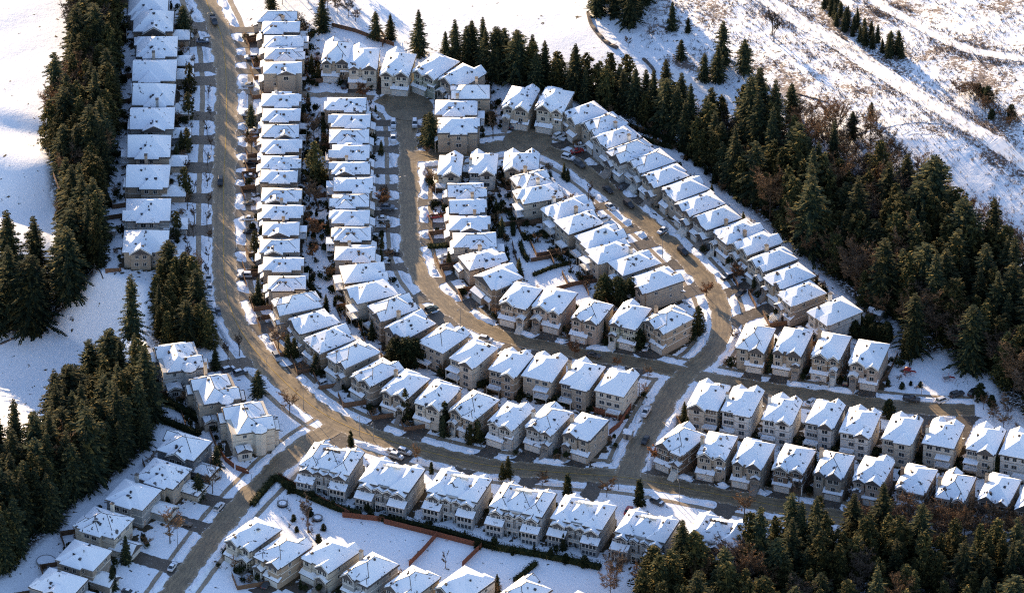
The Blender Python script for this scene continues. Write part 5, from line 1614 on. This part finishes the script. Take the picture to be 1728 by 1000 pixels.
def car_parts(kind):
    L, Wd = {'sedan': (4.5, 1.78), 'suv': (4.7, 1.88), 'pickup': (5.4, 1.95)}[kind]
    hl, hw = L/2, Wd/2
    def sec(x, z0, z1, w):
        return [(x, -w, z0+0.08), (x, -w*0.96, z0), (x, w*0.96, z0), (x, w, z0+0.08), (x, w, z1-0.16), (x, w*0.9, z1), (x, -w*0.9, z1), (x, -w, z1-0.16)]
    hood = {'sedan': 0.88, 'suv': 1.02, 'pickup': 1.05}[kind]
    b = MB()
    loft(b, [sec(-hl, 0.38, hood*0.86, hw*0.86), sec(-hl+0.25, 0.26, hood*0.98, hw*0.97), sec(-hl*0.4, 0.24, hood+0.02, hw), sec(hl*0.2, 0.24, hood, hw), sec(hl-0.5, 0.25, hood*0.9, hw*0.97), sec(hl-0.1, 0.30, hood*0.78, hw*0.90), sec(hl, 0.38, hood*0.66, hw*0.78)])
    top = {'sedan': 1.42, 'suv': 1.72, 'pickup': 1.75}[kind]
    x0, x1, r0, r1 = {'sedan': (-hl+0.55, hl*0.42, -hl*0.42, hl*0.08), 'suv': (-hl+0.12, hl*0.42, -hl*0.80, hl*0.12), 'pickup': (-hl*0.16, hl*0.48, -hl*0.10, hl*0.22)}[kind]
    g = MB(); wb, wt = hw*0.90, hw*0.72
    B = [(x0, -wb, hood-0.03), (x1, -wb, hood-0.03), (x1, wb, hood-0.03), (x0, wb, hood-0.03)]
    T = [(r0, -wt, top-0.06), (r1, -wt, top-0.06), (r1, wt, top-0.06), (r0, wt, top-0.06)]
    for i in range(4): g.poly([B[i], B[(i+1)%4], T[(i+1)%4], T[i]])
    # roof panel and pillars
    b.poly([(r0-0.04, -wt-0.02, top-0.06), (r1+0.04, -wt-0.02, top-0.06), (r1, wt*0.0-wt*0.8, top), (r0, -wt*0.8, top)])
    b.poly([(r0, wt*0.8, top), (r1, wt*0.8, top), (r1+0.04, wt+0.02, top-0.06), (r0-0.04, wt+0.02, top-0.06)])
    b.poly([(r0, -wt*0.8, top), (r1, -wt*0.8, top), (r1, wt*0.8, top), (r0, wt*0.8, top)])
    for s in (-1, 1):
        for (xa, xb) in ((x0, r0), (x1, r1), ((x0+x1)/2, (r0+r1)/2)):
            b.tube((xa, s*(wb+0.005), hood-0.04), (xb, s*(wt+0.005), top-0.05), 0.045, 0.04, 5)
    if kind == 'pickup':
        for s in (-1, 1): b.box(-hl+0.1, -hl*0.2, s*hw*0.93-0.05, s*hw*0.93+0.05, hood-0.1, hood+0.28)
        b.box(-hl+0.04, -hl+0.12, -hw*0.9, hw*0.9, hood-0.1, hood+0.28)
    ws = []
    for x in (-hl*0.60, hl*0.62):
        for s in (-1, 1): ws.append((x, s*(hw-0.12), 0.34, s))
    wm = MB()
    k = 14
    for (rr, y) in ((0.0, 0.12), (0.20, 0.12), (0.22, 0.10), (0.33, 0.10), (0.34, 0.06), (0.34, -0.08), (0.0, -0.08)):
        for i in range(k):
            a = 6.2832*i/k; wm.v.append((rr*math.cos(a), y, rr*math.sin(a)))
    for q in range(6):
        for i in range(k):
            i2 = (i+1) % k
            wm.f.append((q*k+i, q*k+i2, (q+1)*k+i2, (q+1)*k+i)); wm.m.append(1 if q < 2 else 0)
    hlm = MB(); hlm.box(-0.10, 0.05, -0.2, 0.2, -0.08, 0.08)
    sn = MB()
    sn.box(r0+0.05, r1-0.02, -wt*0.78, wt*0.78, top+0.004, top+0.14)
    sn2 = MB(); sn2.box(x1+0.15, hl-0.45, -hw*0.8, hw*0.8, hood-0.02, hood+0.10)
    return dict(b=b, g=g, ws=ws, wheel=wm, light=hlm, sn=sn, sn2=sn2, hl=hl, hw=hw, hood=hood, L=L)
CP = {k: car_parts(k) for k in ('sedan', 'suv', 'pickup')}
CMESH = {}
for k, c in CP.items():
    c['gm'] = c['g'].mesh("window", [M_GLASS]); c['wm'] = c['wheel'].mesh("wheel", [M_BLACK, M_METAL]); c['lm'] = c['light'].mesh("headlight", [M_LAMP]); c['tm'] = c['light'].mesh("tail_light", [M_TAIL]); c['s1'] = c['sn'].mesh("roof_snow", [M_SNOWTOP]); c['s2'] = c['sn2'].mesh("bonnet_snow", [M_SNOWTOP])
def car(px, py, d, colour, kind, label, snow=False):
    c = CP[kind]; p = G(px, py); v = gvec(*d)
    z = 0.2 if road_gap(p.x, p.y) < 0.4 else 0.08
    r = empty("parked_car" if 'driving' not in label else "moving_car", (p.x, p.y, z), math.atan2(v.y, v.x), label, "car", "cars on the streets and driveways")
    key = (kind, colour)
    if key not in CMESH: CMESH[key] = c['b'].mesh("body", [CARMAT[colour]])
    obj("body", CMESH[key], r); obj("window", c['gm'], r)
    for x, y, zz, s in c['ws']: obj("wheel", c['wm'], r, (x, y, zz), 0 if s > 0 else math.pi)
    for s in (-1, 1):
        obj("headlight", c['lm'], r, (c['hl']-0.10, s*c['hw']*0.60, c['hood']*0.66)); obj("tail_light", c['tm'], r, (-c['hl']+0.07, s*c['hw']*0.62, c['hood']*0.78))
    if snow: obj("roof_snow", c['s1'], r); obj("bonnet_snow", c['s2'], r)
V = (0, 1)
CARS = [
 (372,309,(0,1),'black','suv',"black car driving alone down the main road",0),
 (361,38,(10,20),'dark grey','pickup',"dark pickup truck driving at the top of the main road",0),
 (467,605,(20,26),'silver','suv',"silver car parked on the verge at the road bend",0),
 (728,524,(24,-10),'dark green','suv',"dark green van in a driveway beside the red tree",0),
 (985,575,(10,-20),'white','sedan',"white car in the driveway of the third loop house",0),
 (1090,588,(8,-16),'white','sedan',"snow dusted white car in the corner house driveway",1),
 (1002,602,(24,5),'dark grey','sedan',"dark car parked on the loop street kerb",0),
 (1090,698,(-20,30),'white','pickup',"snow covered white pickup on the link street",1),
 (1089,745,(-20,30),'black','sedan',"black car at the lower end of the link street",0),
 (1325,626,(8,-18),'black','suv',"black car in the first playground row driveway",0),
 (1382,637,(8,-18),'white','suv',"snow covered white car in the second playground row driveway",1),
 (1428,646,(8,-18),'dark grey','suv',"dark car beside a silver one before the fourth house",0),
 (1442,648,(8,-18),'silver','suv',"silver car in front of the fourth playground row house",0),
 (1538,676,(26,3),'dark grey','pickup',"dark pickup parked along the playground kerb",0),
 (1591,677,(22,-8),'white','suv',"white car at the playground end of the kerb",0),
 (1615,667,(22,-6),'dark grey','suv',"grey car second round the turning circle",0),
 (1642,664,(16,-14),'black','suv',"black van on the turning circle",0),
 (1655,669,(18,-12),'white','suv',"white car farthest round the turning circle",0),
 (1368,680,(12,-10),'white','sedan',"white car poking out behind the long row",0),
 (370,857,(18,-20),'white','suv',"white van parked on the lower street",0),
 (291,958,(14,-20),'white','sedan',"white car parked at the bottom of the lower street",1),
 (312,885,(24,4),'bronze','sedan',"bronze car in a shaded driveway behind a bare tree",0),
 (683,765,(20,6),'silver','suv',"snow covered car beside the bare verge tree",1),
 (669,772,(20,6),'silver','suv',"silver car parked behind the twin houses",1),
 (662,764,(20,6),'white','sedan',"snow heaped car behind the silver one",1),
 (450,988,(16,-16),'dark grey','sedan',"dark car before the lowest row's first garage",0),
 (964,767,(10,-18),'white','sedan',"white car in the last bend row driveway",1),
 (1184,804,(10,-18),'silver','sedan',"silver car before the second front row house",0),
 (1197,802,(10,-18),'dark grey','suv',"dark car beside the silver one in the front row",0),
 (1241,814,(10,-18),'white','sedan',"white car before the third front row house",1),
 (1060,863,(10,-18),'red','sedan',"bright red car beside a tall thin cypress",0),
 (1109,849,(20,8),'dark grey','suv',"grey car in deep snow behind the last twin house",1),
 (978,280,(22,15),'dark grey','suv',"dark car parked high on the inner street",0),
 (1026,323,(22,18),'black','sedan',"black car below the dark one on the inner street",0),
 (1061,348,(22,18),'black','suv',"black car parked halfway down the inner street",0),
 (1030,351,(14,12),'white','sedan',"pale car in a driveway across the inner street",1),
 (959,269,(20,6),'white','suv',"snow covered car near the top of the inner street",1),
 (1152,427,(22,18),'black','suv',"black car low on the inner street verge",0),
 (974,257,(20,-4),'red','sedan',"red car before an upper diagonal row house",0),
 (1054,318,(20,-6),'dark grey','sedan',"dark car in a snowy diagonal row driveway",0),
 (944,231,(18,-8),'white','suv',"white car on the upper cul-de-sac",1),
 (866,213,(8,-14),'dark grey','suv',"dark car before the cul-de-sac's lower garage",0),
 (980,247,(18,-4),'white','sedan',"white car snowed in beside the cul-de-sac",1),
 (664,212,V,'white','suv',"snow covered car parked first on the loop street verge",1),
 (664,236,V,'white','pickup',"snow covered truck parked second on the loop street verge",1),
 (700,212,V,'silver','suv',"snowy car across from the verge trucks by the island",1),
 (583,146,(8,-14),'black','suv',"black car before the first cul-de-sac house",0),
 (649,146,(8,-14),'dark grey','suv',"dark car behind the orange twiggy tree",0),
 (654,352,(20,0),'grey blue','suv',"blue car beside the russet round tree",0),
 (647,371,(20,0),'white','sedan',"white car in a twin column driveway",1),
 (734,367,(-20,2),'red','sedan',"dark red car in an inner block driveway",1),
 (734,346,(-20,2),'black','suv',"black car in the driveway above the red one",0),
 (750,436,(-20,2),'white','sedan',"snow covered car before the inner block steps",1),
 (352,472,V,'silver','sedan',"silver car on the snowy verge below the strip houses",1),
 (354,488,V,'silver','sedan',"second silver car on the snowy verge below the strip houses",1),
 (368,528,(6,20),'grey blue','sedan',"grey blue car at the roadside beside the grove",0),
 (386,626,(20,-6),'dark grey','suv',"dark snow dusted car before the uppermost big house",1),
 (406,631,(20,-6),'dark grey','suv',"dark car nearer the road by the big houses",1),
 (422,276,(-20,0),'black','suv',"black car in a straight column driveway halfway up",0),
 (422,393,(-20,0),'black','suv',"black car in a lower straight column driveway",0),
 (418,371,(-20,0),'white','sedan',"white car one driveway above the lower black one",1),
 (421,300,(-20,0),'silver','sedan',"silver car one driveway below the halfway black one",1),
 (421,345,(-20,0),'dark grey','sedan',"dark car in the middle of the straight column",0),
 (418,195,(-20,0),'white','suv',"snowy white car in an upper straight column driveway",1),
 (700,555,(20,-12),'silver','sedan',"silver car in an inner bend row driveway",1),
 (820,575,(20,4),'silver','suv',"pale car parked behind the inner bend row",1),
 (1250,497,(-18,12),'black','sedan',"black car in a diagonal row's lower driveway",0),
 (1118,392,(-18,12),'silver','sedan',"silver car in a diagonal row's middle driveway",1),
]
for a in CARS: car(*a)
CR = random.Random(51)
_cp = np.array([tuple(G(a[0], a[1])[:2]) for a in CARS])
for x0, y0, x1, y1, w_ in DRV:
    if CR.random() > 0.26: continue
    f = CR.uniform(0.3, 0.6); x, y = x0+(x1-x0)*f, y0+(y1-y0)*f
    if math.hypot(x1-x0, y1-y0) < 6 or np.hypot(_cp[:, 0]-x, _cp[:, 1]-y).min() < 7 or road_gap(x, y) < 2.5: continue
    c = CP['sedan' if CR.random() < 0.5 else 'suv']; kind = 'sedan' if c is CP['sedan'] else 'suv'
    colour = CR.choice(('white', 'silver', 'dark grey', 'black', 'grey blue'))
    sn = CR.random() < 0.6
    lab = f"{'snow covered' if sn else 'clear'} {colour} {'car' if kind == 'sedan' else 'tall car'} parked on a house driveway"
    r = empty("parked_car", (x, y, 0.08), math.atan2(y1-y0, x1-x0), lab, "car", lab.replace(' car', ' cars')[:60])
    key = (kind, colour)
    if key not in CMESH: CMESH[key] = c['b'].mesh("body", [CARMAT[colour]])
    obj("body", CMESH[key], r); obj("window", c['gm'], r)
    for wx, wy, zz, s_w in c['ws']: obj("wheel", c['wm'], r, (wx, wy, zz), 0 if s_w > 0 else math.pi)
    for q in (-1, 1):
        obj("headlight", c['lm'], r, (c['hl']-0.10, q*c['hw']*0.60, c['hood']*0.66)); obj("tail_light", c['tm'], r, (-c['hl']+0.07, q*c['hw']*0.62, c['hood']*0.78))
    if sn: obj("roof_snow", c['s1'], r); obj("bonnet_snow", c['s2'], r)

# ------------------------------------------------------------------ street lamps
def lamp(px, py, d, h, label):
    p = G(px, py); v = gvec(*d)
    r = empty("street_lamp", (p.x, p.y, p.z), math.atan2(v.y, v.x), label, "street lamp", "street lamps")
    a = MB(); a.tube((0,0,-0.3), (0,0,0.5), 0.13, 0.11, 8); a.tube((0,0,0.5), (0,0,h), 0.10, 0.06, 8); a.tube((0,0,h), (0.6,0,h+0.35), 0.05, 0.05, 6); a.tube((0.6,0,h+0.35), (1.7,0,h+0.42), 0.05, 0.04, 6)
    a.build("pole", M_METAL, r)
    b = MB(); loft(b, [[(1.5,-0.12,h+0.36),(1.5,0.12,h+0.36),(1.5,0.10,h+0.50),(1.5,-0.10,h+0.50)], [(1.9,-0.20,h+0.36),(1.9,0.20,h+0.36),(1.9,0.16,h+0.54),(1.9,-0.16,h+0.54)], [(2.3,-0.12,h+0.38),(2.3,0.12,h+0.38),(2.3,0.08,h+0.48),(2.3,-0.08,h+0.48)]])
    b.build("lamp_head", M_METAL, r)
LAMPS = [(607,736,(-5,10),8,"lamp at the lower street junction's corner"),(630,743,(-5,10),7,"lamp just beyond the lower street corner"),(933,571,(-4,12),7,"lamp on the loop row's snowy lawn"),
 (1118,435,(10,-8),8,"lamp halfway along the inner street"),(777,551,(-8,10),7,"lamp on the loop street bend"),(1146,849,(-4,-10),7,"lamp on the snowy verge below the front row"),
 (1093,803,(5,12),7,"lamp on the link street corner snow"),(425,832,(-12,-8),7,"lamp on the lower street verge"),(441,569,(-10,6),8,"lamp at the main road bend"),(451,640,(10,-6),8,"lamp opposite the bend on the big houses' verge"),
 (1044,826,(2,-12),7,"lamp beside the broad bare verge tree"),(1066,713,(10,6),7,"lamp by the red corner fence"),(512,690,(10,-8),7,"lamp on the snowy corner by the spreading bare tree"),(350,58,(10,0),8,"lamp at the main road's top"),
 (300,925,(10,-6),7,"lamp in front of a shaded lower street house"),(354,300,(10,0),8,"lamp beside the lone black moving car"),(398,420,(-10,0),8,"lamp before the straight column's lower half"),(674,330,(10,0),7,"lamp on the loop street by the russet tree"),
 (712,410,(-10,0),7,"lamp on the loop street opposite the twin column"),(1400,655,(-2,12),7,"lamp in the playground row's verge"),(1555,670,(0,12),6,"lamp by the playground kerb")]
for a in LAMPS: lamp(*a)

# ------------------------------------------------------------------ yard things and the playground
def trampoline(px, py, r, label, net=False):
    p = G(px, py); e = empty("trampoline", p, 0.3, label, "trampoline")
    a = MB(); a.lathe([(r-0.08, 0.84), (r+0.12, 0.84), (r+0.12, 0.98), (r-0.42, 1.0), (r-0.42, 0.84)], 22); a.build("rim", M_METAL, e)
    m = MB(); m.lathe([(0.01, 0.96), (r*0.6, 0.98), (r-0.32, 0.90), (r-0.32, 0.82), (0.01, 0.82)], 22); m.build("snowy_mat", M_SNOWTOP, e)
    for i in range(6):
        t = i*math.pi/3; l = MB(); l.tube((r*math.cos(t), r*math.sin(t), -0.1), (r*math.cos(t), r*math.sin(t), 2.4 if net else 0.86), 0.05, 0.05, 6); l.build("leg", M_TRAMP, e)
    sk = MB(); sk.lathe([(r-0.02, 0.1), (r-0.02, 0.83)], 22); sk.build("skirt", M_TRAMP, e)
trampoline(536, 876, 1.5, "trampoline with snowy mat in the big yard")
trampoline(477, 852, 1.6, "trampoline at the tall hedge corner of the yard", True)
def pool(px, py, r, label):
    p = G(px, py); e = empty("round_pool", p, 0, label, "pool")
    a = MB(); a.lathe([(r, -0.1), (r, 0.75), (r-0.15, 0.75), (r-0.15, 0.6)], 28); a.build("rim", M_METAL, e)
    b = MB(); b.lathe([(0.01, 0.66), (r*0.7, 0.64), (r-0.16, 0.6)], 28); b.build("snow_cover", M_SNOWTOP, e)
pool(78, 948, 2.9, "round snowed over garden pool behind the shaded row")
def umbrella(px, py, label):
    p = G(px, py); e = empty("patio_umbrella", p, 0, label, "umbrella")
    a = MB(); a.tube((0,0,-0.1), (0,0,2.5), 0.04, 0.04, 6); a.build("pole", M_METAL, e)
    c = MB(); c.lathe([(1.7, 2.0), (1.68, 2.06), (0.02, 2.75)], 8); c.build("canopy", M_SNOWTOP, e)
umbrella(1148, 240, "snow capped patio umbrella behind the diagonal row")
def shed(px, py, d, w, l, h, label):
    p = G(px, py); v = gvec(*d); e = empty("garden_shed", p, math.atan2(v.y, v.x), label, "shed")
    a = MB(); a.box(-l/2, l/2, -w/2, w/2, -0.1, h); a.poly([(-l/2, -w/2, h), (-l/2, w/2, h), (-l/2, 0, h+w*0.28)][::-1]); a.poly([(l/2, -w/2, h), (l/2, w/2, h), (l/2, 0, h+w*0.28)]); a.build("wall", M_WOOD, e)
    r = Roofs(0.56, 0.25); r.add(-l/2, l/2, -w/2, w/2, h, 'x', True, True); rf = r.r.build("roof", [M_SHINGLE, M_FASCIA, M_TRIM], e); r.s.build("snow_cover", M_ROOFSNOW, rf)
    m = MB(); m.box(-0.4, 0.4, -w/2-0.04, -w/2+0.02, 0, 1.8); m.build("door", M_DARKTRIM, e)
shed(188, 396, (1,0), 2.2, 2.6, 2.0, "small shed in a forest strip back yard")
shed(512, 822, (5,2), 2.4, 3.0, 2.1, "pergola like shed behind the first twin house")
shed(1060, 738, (5,1), 2.4, 2.6, 2.1, "little shed in the corner yard by the red fence")
shed(640, 470, (2,1), 2.2, 2.6, 2.0, "small shed behind an inner bend house")
shed(1462, 508, (3,2), 2.4, 3.2, 2.1, "snowy shed in the diagonal row's last yard")
shed(1478, 535, (3,1), 3.0, 4.5, 2.2, "long low shed beside the last diagonal house")
def playset(px, py, label, big):
    p = G(px, py); e = empty("climbing_frame", p, 0.4, label, "playground equipment"); e.scale = (0.75, 0.75, 0.75)
    for x in (-1.2, 1.2):
        for y in (-0.9, 0.9):
            a = MB(); a.tube((x, y, -0.1), (x, y, 3.0), 0.08, 0.08, 7); a.build("post", M_PLAYRED, e)
    d = MB(); d.box(-1.3, 1.3, -1.0, 1.0, 1.35, 1.48); d.build("platform", M_METAL, e)
    s = MB(); s.poly([(1.3, -0.35, 1.5), (4.0, -0.35, 0.3), (4.0, 0.35, 0.3), (1.3, 0.35, 1.5)][::-1]); s.poly([(1.3, -0.35, 1.5), (4.0, -0.35, 0.3), (4.0, -0.4, 0.65), (1.3, -0.4, 1.85)]); s.poly([(1.3, 0.35, 1.5), (1.3, 0.4, 1.85), (4.0, 0.4, 0.65), (4.0, 0.35, 0.3)]); s.build("slide", M_PLAYRED, e)
    if big:
        r = MB(); r.lathe([(1.9, 2.9), (0.05, 4.0)], 4, 0); r.build("roof", M_PLAYRED, e)
        l = MB()
        for k in range(6): l.tube((-1.3, -0.5, 0.2+k*0.22), (-1.3, 0.5, 0.2+k*0.22), 0.04, 0.04, 5)
        l.build("ladder", M_PLAYRED, e)
playset(1531, 632, "red climbing frame with roof and slide in the snow", True)
playset(1597, 642, "smaller red climbing frame nearer the parked cars", False)
def swing(px, py):
    p = G(px, py); e = empty("swing_set", p, 0.5, "metal swing frame beside the small red climbing frame", "playground equipment")
    f = MB()
    for x in (-1.8, 1.8):
        for y in (-1.0, 1.0): f.tube((x, y, -0.1), (x, 0, 2.4), 0.06, 0.06, 6)
    f.tube((-1.8, 0, 2.4), (1.8, 0, 2.4), 0.06, 0.06, 6); f.build("frame", M_METAL, e)
    for x in (-0.8, 0.8):
        s = MB(); s.box(x-0.25, x+0.25, -0.1, 0.1, 0.5, 0.56); s.tube((x-0.2, 0, 0.56), (x-0.2, 0, 2.4), 0.012, 0.012, 4); s.tube((x+0.2, 0, 0.56), (x+0.2, 0, 2.4), 0.012, 0.012, 4); s.build("seat", M_BLACK, e)
swing(1622, 648)
def blackbank(px, wd, h, label, name="low_wall", cat="wall"):
    pts = resample(smooth_line([tuple(G(*p)[:2]) for p in px]), 1.0); N = normals(pts); c = pts[0]; mb = MB()
    for p, n in zip(pts, N):
        z = H(*p)
        for o, zz in ((-wd/2, -0.3), (-wd/2, h), (wd/2, h), (wd/2, -0.3)):
            mb.v.append((p[0]+n[0]*o-c[0], p[1]+n[1]*o-c[1], z+zz*(1+0.2*math.sin(p[0]*3))))
    for i in range(len(pts)-1):
        for j in range(3): mb.f.append((i*4+j, i*4+j+1, i*4+j+5, i*4+j+4)); mb.m.append(0)
    tag(mb.build(name, M_DARKTRIM, None, False, (c[0], c[1], 0)), label, cat)
blackbank([(992,24),(996,42),(1010,60),(1024,75),(1045,84)], 1.0, 0.9, "dark curved retaining wall at the snow field's end")
blackbank([(1085,100),(1098,112),(1106,125)], 0.8, 0.7, "short dark curved wall below the long one")
blackbank([(0,582),(20,574),(40,566),(54,558)], 0.5, 0.5, "fallen dark log at the foot of the tall firs", "fallen_log", "log")
blackbank([(157,514),(164,524),(178,533)], 0.3, 0.25, "thin dark log lying in the snowy clearing", "fallen_log", "log")
blackbank([(1330,152),(1350,160),(1400,175)], 0.35, 0.3, "dark ditch edge beside the lower track", "low_wall", "wall")
